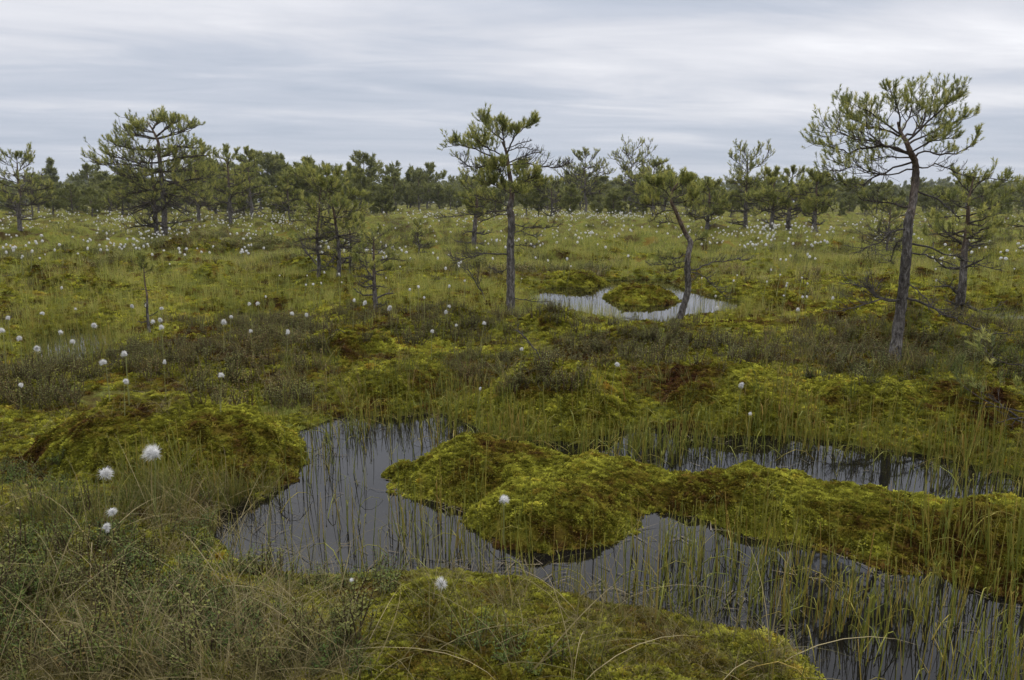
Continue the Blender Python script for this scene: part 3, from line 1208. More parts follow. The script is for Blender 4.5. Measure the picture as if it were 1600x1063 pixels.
def grow_branch(mb, nb, pts, r0, foliage, twigs=9, tlen=.30, tuft=.055, sub=3, seed=0, droop=.1, far=False, start=.25, r_end=.35, fine=.0022, extra=2):
    """one branch with twigs and twiglets; foliage 0..1 is the share of tips that carry needles"""
    pts = np.asarray(pts, float)
    L = np.linalg.norm(np.diff(pts, axis=0), axis=1).sum()
    n = max(5, int(len(pts) * 3))
    P = resample(pts, n)
    P[1:-1] += RNG.normal(0, L * .010, (n - 2, 3))
    rr = np.linspace(r0, max(r0 * r_end * .5, fine if not far else .006), n)
    tube(mb, P, rr, 6 if not far else 4)
    tips = []
    tn = tangents(P)
    for k in range(twigs):
        t = start + (1 - start) * (k + RNG.uniform(0, 1)) / twigs
        i = min(n - 2, int(t * (n - 1)))
        p = P[i] + (P[i + 1] - P[i]) * (t * (n - 1) - i)
        side = unit(cross(tn[i], UP + RNG.normal(0, .35, 3))) * (1 if k % 2 else -1)
        d = unit(tn[i] * RNG.uniform(.5, 1.0) + side * RNG.uniform(.4, 1.0) + UP * RNG.uniform(-.15, .55))
        ll = tlen * L * RNG.uniform(.5, 1.15) * (1.15 - .55 * t)
        q1 = p + d * ll * .5 + RNG.normal(0, ll * .06, 3)
        d2 = unit(d + UP * RNG.uniform(.1, .7) + RNG.normal(0, .15, 3))
        q2 = q1 + d2 * ll * .5
        rt = max(rr[i] * .5, fine if not far else .005)
        tube(mb, resample([p, q1, q2], 5), np.linspace(rt, rt * .45, 5), 4 if not far else 3)
        tips.append((q2, d2, t, 1))
        for m in range(sub):
            w = RNG.uniform(.35, .95)
            b = p + (q1 - p) * min(1, w * 2) if w < .5 else q1 + (q2 - q1) * (w * 2 - 1)
            s2 = unit(cross(d2, RNG.normal(0, 1, 3)))
            d3 = unit(d2 * .7 + s2 * RNG.uniform(.4, 1.0) + UP * RNG.uniform(0, .5))
            l3 = ll * RNG.uniform(.25, .55)
            e = b + d3 * l3
            tube(mb, resample([b, b + d3 * l3 * .5 + RNG.normal(0, l3 * .07, 3), e], 4), np.linspace(rt * .55, rt * .35, 4), 3)
            tips.append((e, d3, t, .9))
    tips.append((P[-1], tn[-1], 1.0, 1.2))
    for (p, d, t, w) in tips:
        if RNG.random() < foliage * w * (.45 + .75 * t):
            tint = np.clip(RNG.normal(.5, .27), 0, 1)
            add_tuft(nb, p - d * tuft * .3, d + UP * .8, tuft * RNG.uniform(.75, 1.2), tint, far)
            for _ in range(extra):
                if RNG.random() < .55 * foliage:
                    add_tuft(nb, p - d * tuft * RNG.uniform(.4, 1.3), unit(d + UP * .5 + RNG.normal(0, .6, 3)), tuft * RNG.uniform(.65, 1.0), tint * .85, far)


def trunk_mesh(P, r0, r1, sides=10):
    mb = MB()
    n = len(P)
    rr = r0 * (1 - np.linspace(0, 1, n)) ** .8 + r1
    rr[0] *= 1.35
    rr[1] *= 1.12
    tube(mb, P, rr, sides, np.linspace(0, 1, n).repeat(sides), .13)
    return mb


def hand_pine(trunk_px, base_r, branches, label, tuft=.055, top_r=.008, depth_sway=.05, sink=0):
    """a pine whose trunk and main limbs follow traced lines, each limb pushed to its own distance"""
    bu, bv = trunk_px[0]
    vmin = min(v for b in branches for (_, v) in b[0])

    def low(p):
        return (p[0], p[1] + sink * max(0, ((bv - p[1]) / (bv - vmin) - .45) / .55))
    trunk_px = [low(p) for p in trunk_px]
    branches = [([low(p) for p in b[0]],) + tuple(b[1:]) for b in branches]
    x, y, z = (float(a[0]) for a in on_surf(bu, bv))
    Y = y
    P = [at_depth(u, v, Y + depth_sway * math.sin(i * 1.3)) for i, (u, v) in enumerate(trunk_px)]
    P[0] = np.array([P[0][0], Y, z - .06])
    org = np.array([P[0][0], Y, z])
    root = tag(mkobj('pine_tree', None, None, org), label, 'pine tree', 'bog pines')
    T = resample(P, len(P) * 6)
    me = trunk_mesh(T, base_r, top_r, 14).mesh('trunk', M['bark'], org)
    mkobj('trunk', me, root)
    nb = MB()
    for (px, dd, r0, fol, tw, kw) in branches:
        k = len(px) - 1
        pts = []
        for i, (u, v) in enumerate(px):
            f = i / k
            near = T[np.argmin(np.linalg.norm(T - at_depth(u, v, Y), axis=1))] if i == 0 else None
            pts.append(near if i == 0 else at_depth(u, v, Y + dd * f + RNG.normal(0, .02)))
        mb = MB()
        grow_branch(mb, nb, pts, r0, fol, tw, tuft=tuft, fine=Y * .00050, extra=1, **kw)
        mkobj('branch', mb.mesh('branch', M['dead'] if fol < .05 else M['branch'], org), root)
    o = mkobj('needles', nb.mesh('needles', M['needle'], org, smooth=False), root)
    o['kind'] = 'stuff'
    return root


D = {}
T1 = [(1397, 566), (1405, 500), (1411, 454), (1416, 402), (1419, 349), (1425, 320), (1430, 282), (1430, 248), (1422, 229), (1416, 212), (1408, 198), (1403, 180)]
B1 = [
    ([(1420, 229), (1387, 219), (1363, 222), (1320, 229), (1284, 214)], .35, 0.0124, .95, 23, dict(tlen=.36, sub=4)),
    ([(1420, 229), (1380, 216), (1335, 206), (1300, 190)], -.30, 0.0099, 1.0, 20, dict(tlen=.40, sub=4)),
    ([(1411, 206), (1382, 193), (1344, 181), (1318, 155)], .22, 0.0087, .95, 18, dict(tlen=.38, sub=4)),
    ([(1409, 200), (1375, 175), (1352, 158)], -.25, 0.0074, .9, 13, dict(tlen=.4, sub=4)),
    ([(1405, 185), (1404, 160), (1390, 122)], -.10, 0.0074, .95, 14, dict(tlen=.36, sub=4)),
    ([(1408, 195), (1423, 165), (1425, 130)], .22, 0.0074, .95, 13, dict(tlen=.4, sub=4)),
    ([(1416, 210), (1435, 190), (1449, 162), (1466, 130)], .25, 0.0087, .95, 17, dict(tlen=.36, sub=4)),
    ([(1418, 215), (1459, 170), (1496, 133)], -.20, 0.0087, .95, 17, dict(tlen=.36, sub=4)),
    ([(1419, 218), (1460, 194), (1502, 176)], .15, 0.0081, .95, 16, dict(tlen=.34, sub=4)),
    ([(1421, 224), (1452, 212), (1490, 206)], -.30, 0.0074, .9, 13, dict(tlen=.38, sub=4)),
    ([(1428, 242), (1442, 227), (1469, 234), (1507, 227), (1526, 205)], .10, 0.0081, .6, 16, dict(tlen=.22, sub=4)),
    ([(1426, 250), (1392, 258), (1358, 277), (1329, 287), (1297, 270)], .20, 0.0081, .42, 27, dict(tlen=.32, sub=4)),
    ([(1429, 262), (1382, 268), (1340, 254), (1312, 262)], -.25, 0.0068, .42, 24, dict(tlen=.34, sub=4)),
    ([(1424, 240), (1385, 238), (1350, 246)], .4, 0.0062, .5, 18, dict(tlen=.36, sub=4)),
    ([(1430, 255), (1469, 255), (1526, 272)], .25, 0.0062, .2, 18, dict(tlen=.28, sub=4)),
    ([(1431, 292), (1469, 311), (1500, 341)], -.15, 0.0080, .0, 16, dict(tlen=.26, sub=4)),
    ([(1424, 320), (1377, 313), (1345, 309)], .15, 0.0072, .05, 15, dict(tlen=.30, sub=4)),
    ([(1419, 356), (1392, 363), (1377, 378), (1344, 389)], -.25, 0.0096, .0, 27, dict(tlen=.42, sub=4)),
    ([(1418, 370), (1400, 382), (1390, 410)], .3, 0.0072, .0, 18, dict(tlen=.42, sub=4)),
    ([(1419, 380), (1469, 392), (1512, 407), (1570, 424)], .15, 0.0080, .0, 19, dict(tlen=.16, sub=4)),
    ([(1416, 398), (1455, 402), (1505, 421)], -.2, 0.0072, .0, 18, dict(tlen=.22, sub=4)),
    ([(1406, 474), (1368, 464), (1362, 452), (1318, 444)], .15, 0.0112, .0, 30, dict(tlen=.40, sub=4)),
    ([(1392, 470), (1362, 473), (1315, 486)], -.2, 0.0080, .0, 18, dict(tlen=.3, sub=4)),
    ([(1409, 471), (1435, 471), (1469, 488), (1502, 505), (1545, 517), (1584, 523)], -.35, 0.0112, .0, 22, dict(tlen=.14, sub=4)),
    ([(1412, 440), (1440, 460), (1470, 492)], -.25, 0.0064, .0, 13, dict(tlen=.25, sub=4)),
]
hand_pine(T1, .034, B1, 'tall gnarled pine with rounded crown at right, nearest of the big pines', .037, sink=15)

T2 = [(798, 492), (798, 444), (798, 390), (799, 340), (796, 326), (800, 301), (798, 276), (794, 244), (791, 219), (784, 201)]
B2 = [
    ([(791, 222), (784, 197), (766, 179), (760, 162)], .25, 0.0099, 1.0, 16, dict(tlen=.42, sub=4)),
    ([(790, 214), (786, 190), (784, 167)], -.2, 0.0087, 1.0, 13, dict(tlen=.46, sub=4)),
    ([(791, 222), (803, 194), (819, 176), (836, 167)], .15, 0.0099, .85, 13, dict(tlen=.24, sub=4, start=.6)),
    ([(792, 224), (800, 200), (806, 180)], -.3, 0.0074, .9, 9, dict(tlen=.36, sub=4, start=.5)),
    ([(793, 236), (762, 226), (734, 211), (713, 206)], .3, 0.0112, 1.0, 20, dict(tlen=.36, sub=4)),
    ([(793, 232), (765, 215), (742, 196)], -.35, 0.0087, 1.0, 17, dict(tlen=.42, sub=4)),
    ([(794, 246), (759, 246), (734, 247), (716, 232)], -.15, 0.0081, .25, 21, dict(tlen=.30, sub=4)),
    ([(795, 240), (816, 229), (846, 219)], .3, 0.0096, .0, 19, dict(tlen=.34, sub=4)),
    ([(796, 246), (830, 242), (866, 248), (886, 242)], -.2, 0.0087, .07, 27, dict(tlen=.28, sub=4)),
    ([(791, 220), (810, 211), (837, 217)], .15, 0.0064, .0, 12, dict(tlen=.25, sub=2)),
    ([(792, 212), (812, 205), (830, 199)], -.1, 0.0056, .0, 10, dict(tlen=.25, sub=2)),
    ([(798, 283), (773, 262), (766, 250)], .25, 0.0068, 1.0, 15, dict(tlen=.5, sub=5)),
    ([(798, 283), (784, 262), (780, 250)], -.3, 0.0062, 1.0, 14, dict(tlen=.5, sub=5)),
    ([(798, 280), (812, 262), (816, 245)], .25, 0.0062, 1.0, 14, dict(tlen=.5, sub=5)),
    ([(799, 290), (818, 275), (836, 264)], -.25, 0.0068, 1.0, 12, dict(tlen=.5, sub=5)),
    ([(799, 294), (820, 286), (842, 283)], .3, 0.0068, 1.0, 16, dict(tlen=.5, sub=5)),
    ([(799, 294), (778, 284), (764, 276)], -.25, 0.0062, 1.0, 15, dict(tlen=.5, sub=5)),
    ([(798, 298), (806, 290), (812, 296)], -.5, 0.0062, .9, 12, dict(tlen=.4, sub=4)),
    ([(796, 326), (787, 315), (766, 308), (742, 298)], .3, 0.0074, .3, 19, dict(tlen=.34, sub=4)),
    ([(796, 328), (769, 329), (741, 333), (682, 341)], -.25, 0.0096, .03, 22, dict(tlen=.20, sub=4)),
    ([(797, 330), (775, 336), (748, 349)], .25, 0.0080, .0, 15, dict(tlen=.25, sub=4)),
    ([(799, 350), (830, 356), (873, 354)], -.15, 0.0072, .0, 16, dict(tlen=.24, sub=4)),
    ([(799, 382), (820, 384), (840, 383)], .1, 0.0064, .0, 12, dict(tlen=.26, sub=4)),
    ([(798, 396), (759, 397), (730, 404), (712, 407)], -.15, 0.0104, .0, 30, dict(tlen=.32, sub=4)),
    ([(799, 370), (815, 362), (840, 372)], .35, 0.0056, .0, 13, dict(tlen=.32, sub=4)),
    ([(798, 465), (830, 471), (860, 471)], -.1, 0.0064, .0, 9, dict(tlen=.2, sub=2)),
    ([(798, 420), (782, 425), (765, 418)], .2, 0.0048, .0, 10, dict(tlen=.35, sub=4)),
]
hand_pine(T2, .045, B2, 'lone half-bare pine with flagged green top in the centre', .053, sink=26)

T3 = [(1058, 502), (1069, 476), (1075, 451), (1074, 425), (1075, 400), (1079, 377), (1072, 362), (1063, 339), (1055, 316), (1048, 298), (1051, 280), (1059, 266)]
B3 = [
    ([(1048, 298), (1028, 290), (1006, 285)], .35, 0.0074, .95, 16, dict(tlen=.42, sub=4)),
    ([(1048, 294), (1033, 275), (1022, 266)], -.25, 0.0068, .95, 13, dict(tlen=.42, sub=4)),
    ([(1050, 282), (1046, 270), (1044, 258)], .15, 0.0062, .95, 11, dict(tlen=.5, sub=4)),
    ([(1051, 280), (1066, 268), (1076, 262)], -.2, 0.0062, .95, 11, dict(tlen=.45, sub=4)),
    ([(1048, 298), (1066, 288), (1084, 276)], .3, 0.0062, .95, 13, dict(tlen=.42, sub=4)),
    ([(1050, 302), (1072, 300), (1088, 292)], -.3, 0.0056, .8, 12, dict(tlen=.42, sub=4)),
    ([(1053, 312), (1030, 305), (1008, 306)], -.3, 0.0056, .8, 13, dict(tlen=.42, sub=4)),
    ([(1054, 314), (1030, 321), (1022, 334)], .2, 0.0050, .15, 12, dict(tlen=.35, sub=4)),
    ([(1060, 332), (1076, 322), (1092, 328)], .3, 0.0043, .2, 12, dict(tlen=.4, sub=4)),
    ([(1066, 345), (1046, 338), (1030, 342)], .3, 0.0043, .1, 12, dict(tlen=.4, sub=4)),
    ([(1074, 427), (1094, 418), (1112, 411), (1142, 407), (1168, 405)], .25, 0.0112, .0, 22, dict(tlen=.16, sub=4, start=.5)),
    ([(1090, 420), (1102, 433), (1115, 447), (1136, 468)], -.25, 0.0064, .0, 19, dict(tlen=.28, sub=4)),
    ([(1075, 408), (1046, 413), (1014, 415)], .2, 0.0056, .25, 18, dict(tlen=.28, sub=4)),
    ([(1076, 398), (1050, 405), (1030, 402)], -.3, 0.0050, .3, 15, dict(tlen=.3, sub=4)),
    ([(1074, 415), (1060, 420), (1045, 426)], -.2, 0.0050, .1, 12, dict(tlen=.35, sub=4)),
    ([(1078, 380), (1090, 370), (1100, 374)], .2, 0.0043, .3, 12, dict(tlen=.4, sub=4)),
    ([(1076, 440), (1086, 436), (1090, 426)], .1, 0.0043, .1, 7, dict(tlen=.3, sub=2)),
]
hand_pine(T3, .034, B3, 'leaning crooked pine standing at the edge of the distant pool', .056, sink=22)


T5 = [(257, 370), (256, 317), (252, 275), (249, 237), (247, 213), (238, 190), (230, 176)]
B5 = []
for (px, fol) in (([(247, 206), (275, 199), (297, 188)], .95), ([(245, 208), (216, 202), (193, 197)], .95), ([(248, 228), (209, 226), (179, 219)], .95), ([(249, 250), (216, 247), (174, 236)], .95),
                  ([(250, 264), (209, 258), (181, 256), (150, 250)], .95), ([(253, 285), (212, 280), (186, 270)], .8), ([(248, 226), (278, 220), (308, 221)], .95), ([(250, 250), (285, 244), (322, 239)], .95),
                  ([(251, 268), (292, 264), (322, 262)], .95), ([(254, 288), (295, 284), (325, 280)], .9), ([(254, 298), (216, 301), (190, 311)], .6), ([(255, 303), (296, 306), (318, 316)], .6),
                  ([(238, 190), (246, 180), (252, 173)], .95), ([(242, 198), (225, 188), (212, 180)], .95), ([(244, 202), (262, 186), (272, 178)], .95), ([(253, 280), (275, 290), (290, 300)], .7),
                  ([(250, 262), (235, 268), (220, 272)], .8), ([(249, 240), (262, 236), (275, 232)], .9), ([(255, 312), (225, 322), (205, 332)], 0.), ([(256, 318), (282, 326), (300, 335)], 0.),
                  ([(256, 325), (238, 332), (228, 345)], 0.), ([(256, 300), (272, 315), (285, 322)], 0.)):
    for dd in ((1.1, -.9) if fol > 0 else (.4, -.5)):
        jx, jy = random.uniform(-7, 7), random.uniform(-4, 4)
        B5.append(([px[0]] + [(u + jx * (k + 1) / 2, v + jy) for k, (u, v) in enumerate(px[1:])], dd * random.uniform(.4, 1.2), .030, fol * .8, 12 if fol > 0 else 9, dict(tlen=.40, sub=3)))
hand_pine(T5, .095, B5, 'largest pine at left with broad layered crown', .135, sink=15)


def auto_tree(h, hw, seed, crown_base=.35, foliage=.85, nbr=16, dead=5, tuft=.085, flat=.5, lean=.05, far=False, rise=.75, fine=.0022, r0=None, twigs=9, sub=3, stems=1, profile='dome'):
    """an open bog pine growing at the origin; returns trunk mesh, limb meshes and needle mesh"""
    global RNG
    keep, RNG = RNG, np.random.default_rng(seed)
    random.seed(seed)
    tr, limbs, nb = MB(), [], MB()
    r0 = r0 or h * .022
    for st in range(stems):
        off = np.array([RNG.normal(0, .12), RNG.normal(0, .12), 0]) * (st > 0)
        hh = h * (1 if st == 0 else RNG.uniform(.7, .92))
        k = 7
        P = np.zeros((k, 3))
        sw = np.cumsum(RNG.normal(0, lean * hh / 4, (k, 2)), axis=0)
        P[:, :2] = sw - sw[0] + off[:2] * (1 + np.linspace(0, 3, k))[:, None]
        P[:, 2] = np.linspace(-.05, hh * .97, k)
        T = resample(P, 20)
        n = len(T)
        rr = r0 * (1 - np.linspace(0, 1, n)) ** .8 + r0 * .08
        rr[0] *= 1.3
        tube(tr, T, rr, 8 if not far else 5, np.linspace(0, 1, n).repeat(8 if not far else 5), .07)
        for i in range(nbr + dead):
            live = i < nbr
            if live:
                t = crown_base + (1 - crown_base) * ((i + RNG.uniform(0, 1)) / nbr)
                c = (t - crown_base) / (1 - crown_base)
                prof = {'dome': math.sqrt(max(.06, 1 - (2 * c - .75) ** 2 * .72)), 'flat': .45 + .75 * c * (1 if c < .85 else .6),
                        'cone': 1.05 - .85 * c}[profile]
            else:
                t = RNG.uniform(.12, crown_base + .1)
                prof = RNG.uniform(.4, .95)
            L = hw * prof * RNG.uniform(.7, 1.2)
            j = min(n - 2, int(t * (n - 1)))
            p = T[j]
            az = i * 2.399 + RNG.uniform(-.5, .5)
            el = RNG.uniform(-.1, .35) + (rise * max(0, t - .75) / .25 if live else -.1)
            d = np.array([math.cos(az) * math.cos(el), math.sin(az) * math.cos(el), math.sin(el)])
            q1 = p + d * L * .5 + RNG.normal(0, L * .09, 3)
            d2 = unit(d + UP * RNG.uniform(-.2, .8) * flat + RNG.normal(0, .3, 3))
            q2 = q1 + d2 * L * .5
            mb = MB()
            grow_branch(mb, nb, [p, q1, q2], max(rr[j] * .45, .004), foliage if live else 0.0, twigs if live else max(4, twigs - 2), .42, tuft, sub, far=far, start=.2, fine=fine, extra=1)
            limbs.append((mb, live))
    # leader
    add_tuft(nb, T[-1], UP, tuft * 1.2, .6, far)
    RNG = keep
    return tr, limbs, nb


def place_pine(u, v, vtop, hw_px, label, seed, group='bog pines', cat='pine tree', **kw):
    x, y, z = (float(a[0]) for a in on_surf(u, v))
    top = at_depth(u, vtop, y)
    h = top[2] - z
    h *= .87
    hw = hw_px / FPX * math.hypot(x, y)
    kw['foliage'] = kw.get('foliage', .85) * .82
    tr, limbs, nb = auto_tree(h, hw, seed, fine=y * .00040, **kw)
    root = tag(mkobj('pine_tree', None, None, (x, y, z)), label, cat, group)
    me = tr.mesh('trunk', M['bark'])
    mkobj('trunk', me, root)
    for mb, live in limbs:
        mkobj('branch', mb.mesh('branch', M['branch'] if live else M['dead'], smooth=True), root)
    o = mkobj('needles', nb.mesh('needles', M['needle'], smooth=False), root)
    o['kind'] = 'stuff'
    return root


place_pine(1497, 491, 238, 58, 'bushy-topped pine just behind and right of the tall right-hand pine', 21, crown_base=.52, nbr=20, dead=12, tuft=0.052, profile='dome', r0=.05, lean=.06)
place_pine(1622, 500, 205, 50, 'pine cut off by the right edge of the picture', 22, crown_base=.5, nbr=18, dead=8, tuft=0.052, r0=.05)
place_pine(246, 368, 212, 62, 'slender second trunk grown against the largest left-hand pine', 24, crown_base=.3, nbr=20, dead=10, tuft=0.104, profile='dome', r0=.08, foliage=.9)
place_pine(32, 366, 222, 42, 'open-crowned pine by the left edge, in front of the low trees', 25, crown_base=.38, nbr=20, dead=8, tuft=0.092, profile='dome', foliage=.7, r0=.06)
place_pine(51, 340, 262, 24, 'thin pine just behind the open-crowned pine at the left edge', 26, crown_base=.4, nbr=14, dead=6, tuft=0.122, r0=.06)
place_pine(528, 436, 238, 56, 'leggy green-topped pine in the tangled clump left of centre', 27, crown_base=.45, nbr=15, dead=17, tuft=0.073, stems=1, profile='dome', foliage=.6, lean=.09, r0=.034, twigs=10)
place_pine(497, 432, 252, 46, 'sparse dead-looking pine on the left of the tangled clump left of centre', 28, crown_base=.4, nbr=12, dead=18, tuft=0.067, profile='dome', foliage=.4, lean=.12, r0=.030, twigs=10)
place_pine(548, 428, 300, 36, 'short pine on the right of the tangled clump left of centre', 29, crown_base=.35, nbr=14, dead=11, tuft=0.067, profile='dome', foliage=.5, lean=.1, r0=.026, twigs=9)
place_pine(587, 490, 338, 46, 'small dark pine standing in front of the tangled clump', 30, crown_base=.52, nbr=15, dead=15, tuft=0.046, profile='dome', foliage=.5, r0=.030, twigs=9)
place_pine(740, 388, 266, 36, 'small pine left of and behind the central pine', 31, crown_base=.5, nbr=17, dead=10, tuft=0.080, profile='flat', foliage=.9, r0=.07)
place_pine(655, 404, 330, 20, 'tiny spindly pine on the lawn left of the central pine', 32, crown_base=.35, nbr=10, dead=8, tuft=0.055, profile='cone', foliage=.5, r0=.022)
place_pine(234, 520, 376, 17, 'bare thin sapling with a green tip at left, cottongrass round its foot', 33, crown_base=.8, nbr=6, dead=9, tuft=0.043, profile='cone', foliage=.8, r0=.014, lean=.03, twigs=5, sub=2)
place_pine(360, 348, 215, 36, 'tall dense pine right of the largest left-hand pine', 34, crown_base=.3, nbr=24, dead=8, tuft=0.134, profile='dome', foliage=.95, r0=.1)
place_pine(393, 340, 213, 30, 'pointed pine behind and right of the tall dense left-hand pine', 35, crown_base=.3, nbr=24, dead=5, tuft=0.153, profile='cone', foliage=.95, r0=.1)
place_pine(310, 345, 222, 42, 'bushy pine tucked behind the right side of the largest left-hand pine', 36, crown_base=.25, nbr=24, dead=6, tuft=0.134, profile='dome', foliage=.95, r0=.1)
place_pine(915, 332, 226, 42, 'dense dark pine standing above the treeline right of the central pine', 37, crown_base=.35, nbr=26, dead=4, tuft=0.196, profile='dome', foliage=1, r0=.13)
place_pine(985, 334, 238, 42, 'flat-topped pine above the treeline behind the leaning pine', 38, crown_base=.55, nbr=22, dead=8, tuft=0.184, profile='flat', foliage=1, r0=.13)
place_pine(1022, 334, 242, 34, 'dense pine crown right beside the flat-topped pine', 39, crown_base=.4, nbr=22, dead=4, tuft=0.184, profile='dome', foliage=1, r0=.12)
place_pine(1165, 362, 234, 44, 'tall open pine at the left of the right-hand pine group', 40, crown_base=.45, nbr=22, dead=8, tuft=0.116, profile='flat', foliage=.85, r0=.09)
place_pine(1207, 362, 258, 34, 'pine second from left in the right-hand pine group', 41, crown_base=.35, nbr=20, dead=7, tuft=0.116, foliage=.9, r0=.08)
place_pine(1232, 368, 250, 34, 'dark-trunked pine in the middle of the right-hand pine group', 42, crown_base=.35, nbr=22, dead=8, tuft=0.111, foliage=.95, r0=.1)
place_pine(1274, 362, 260, 30, 'narrow pine at the right of the right-hand pine group', 43, crown_base=.35, nbr=20, dead=6, tuft=0.116, foliage=.9, r0=.08)
place_pine(1105, 350, 278, 34, 'low bushy pine between the leaning pine and the right-hand group', 44, crown_base=.3, nbr=20, dead=5, tuft=0.134, foliage=.95, r0=.08)
place_pine(862, 338, 276, 36, 'low bushy pine right behind the central pine', 45, crown_base=.25, nbr=20, dead=5, tuft=0.159, foliage=.95, r0=.09)
place_pine(1385, 400, 300, 30, 'small thin pine seen behind the trunk of the tall right-hand pine', 46, crown_base=.4, nbr=14, dead=8, tuft=0.067, foliage=.5, r0=.03)
place_pine(455, 352, 258, 30, 'slim pine behind the left of the tangled clump', 47, crown_base=.25, nbr=18, dead=4, tuft=0.134, foliage=.95, r0=.08, profile='cone')
place_pine(1606, 690, 492, 100, 'young pine shrub with long needles reaching in from the right edge', 48, crown_base=.25, nbr=11, dead=5, tuft=0.046, foliage=.7, r0=.016, profile='dome', twigs=6, sub=2, lean=.04)

# background pines share a handful of grown shapes
FAR_SHAPES = []
for i in range(9):
    prof = ('dome', 'dome', 'flat', 'cone', 'dome', 'flat', 'dome', 'cone', 'dome')[i]
    tr, limbs, nb = auto_tree(4.0, (1.45, 1.1, 1.5, 1.0, 1.7, 1.3, 1.2, .9, 1.6)[i], 100 + i, crown_base=(.2, .3, .4, .15, .2, .35, .25, .2, .15)[i], nbr=20, dead=6, tuft=.30,
                              foliage=.9, far=True, twigs=8, sub=2, profile=prof, r0=.10)
    lm = MB()
    for mb, live in limbs:
        off = lm.n
        lm.v += mb.v
        lm.f += [f + off for f in mb.f]
        lm.t += mb.t
        lm.n += mb.n
    FAR_SHAPES.append((tr.mesh('trunk', M['bark']), lm.mesh('branches', M['branch']), nb.mesh('crown', M['needle_far'], smooth=False)))


def far_pine(x, y, z, h, shape, label, group, wide=1.0):
    t, b, c = FAR_SHAPES[shape]
    root = tag(mkobj('pine_tree', None, None, (x, y, z)), label, 'pine tree', group)
    root.rotation_euler = (0, 0, random.uniform(0, 6.28))
    root.scale = (h / 4 * wide, h / 4 * wide, h / 4)
    mkobj('trunk', t, root)
    mkobj('branches', b, root)
    mkobj('crown', c, root)
    return root


random.seed(77)
NAMED_FAR = [
    (86, 328, 254, 3, 'pointed pine rising above the low trees at far left', 1),
    (146, 330, 262, 0, 'round pine rising above the low trees between the left-edge pine and the largest one', 1),
    (445, 331, 250, 3, 'dark pointed pine rising above the treeline left of the tangled clump', .9),
    (606, 330, 267, 2, 'flat-topped pine above the treeline just right of the tangled clump', 1),
    (668, 330, 263, 4, 'broad pine above the treeline midway to the central pine', 1),
    (1330, 333, 280, 6, 'low dark pine in the gap left of the tall right-hand pine', 1),
]
for u, vb, vt, sh, lab, wd in NAMED_FAR:
    x, y = (float(a) for a in ground(u, vb, .15))
    far_pine(x, y, float(surf(np.array([x]), np.array([y]))[0]), float(at_depth(u, vt, y)[2]) - .1, sh, lab, 'bog pines', wd)
# the low row along the horizon
for i in range(150):
    u = -150 + 1900 * (i + random.uniform(-.6, .6)) / 150
    vb = random.uniform(327, 343)
    hp = random.uniform(30, 58) * (1.45 if 270 < u < 580 else 1.0) * (.8 if u > 1300 else 1)
    x, y = (float(a) for a in ground(u, vb, .15))
    h = hp / FPX * y
    side = next(n for lim, n in ((120, 'at the left edge'), (330, 'behind the largest left-hand pine'), (480, 'left of the tangled clump'), (600, 'behind the tangled clump'),
                                 (790, 'left of the central pine'), (960, 'right of the central pine'), (1110, 'behind the leaning pine'),
                                 (1300, 'behind the right-hand pine group'), (9999, 'behind the tall right-hand pine')) if u < lim)
    far_pine(x, y, float(surf(np.array([x]), np.array([y]))[0]) - .05, h, random.randrange(9), 'small dark pine in the low row along the horizon ' + side,
             'low pines along the horizon ' + side, random.uniform(.9, 1.35))
# the wood beyond, one mass
wm = []
for (t, b, c) in FAR_SHAPES:
    me = c.copy()
    wm.append(me)
make_protos('wood', wm)
n = 900
y = RNG.uniform(150, 420, n)
x = RNG.uniform(-1.0, 1.0, n) * y * .95
scatter('distant_pine_wood', 'wood', np.stack([x, y, np.full(n, -.2)], 1), RNG.uniform(1.1, 2.1, n) * np.clip(y / 260, .7, 1.4), None, .02)
bpy.data.objects['distant_pine_wood']['label'] = 'dark pine wood closing the bog at the horizon'


# ------------------------------------------------------------------ cottongrass
def cotton_head(hairs, r, core, up=.25, wind=.0, seed=0):
    g = np.random.default_rng(seed)
    mb = MB()
    # lumpy core
    nu, nv = (10, 6) if hairs > 60 else (7, 4)
    V = []
    for j in range(nv + 1):
        ph = math.pi * j / nv
        for i in range(nu):
            th = 2 * math.pi * i / nu
            k = core * r * g.uniform(.85, 1.15)
            V.append((k * math.sin(ph) * math.cos(th) + wind * r * .2, k * math.sin(ph) * math.sin(th), k * math.cos(ph) * 1.05 + r * up))
    F = [(j * nu + i, j * nu + (i + 1) % nu, (j + 1) * nu + (i + 1) % nu, (j + 1) * nu + i) for j in range(nv) for i in range(nu)]
    mb.add(V, F)
    for _ in range(hairs):
        d = unit(g.normal(0, 1, 3) + np.array([wind, 0, .25]))
        if d[2] < -.65:
            d[2] *= -.5
        L = r * g.uniform(.45, 1.05) * (1 + .35 * max(0, d[0] * wind))
        s = unit(cross(d, g.normal(0, 1, 3))) * r * (.045 if hairs > 60 else .12)
        b = d * r * .25 + np.array([wind * r * .2, 0, r * up])
        e = b + d * L + np.array([.15 * wind * L, 0, -.22 * L * (1 - d[2])])
        mb.add([b - s, b + s, e], [[0, 1, 2]])
    return mb.mesh('head', M['cotton'], smooth=False)


def cotton_stem(h, bend, r=.0018, seed=0):
    g = np.random.default_rng(seed)
    mb = MB()
    pts = [np.array([-bend * h, g.uniform(-.03, .03), -.03]), np.array([-bend * .6 * h, 0, h * .5]), np.array([0, 0, h])]
    tube(mb, resample(pts, 6), np.linspace(r * 1.3, r * .8, 6), 4)
    blade(mb, pts[0], g.uniform(0, 6.28), h * .5, .15, .4, r * 2.4, 3)
    return mb.mesh('stem', M['cotton_stem'])


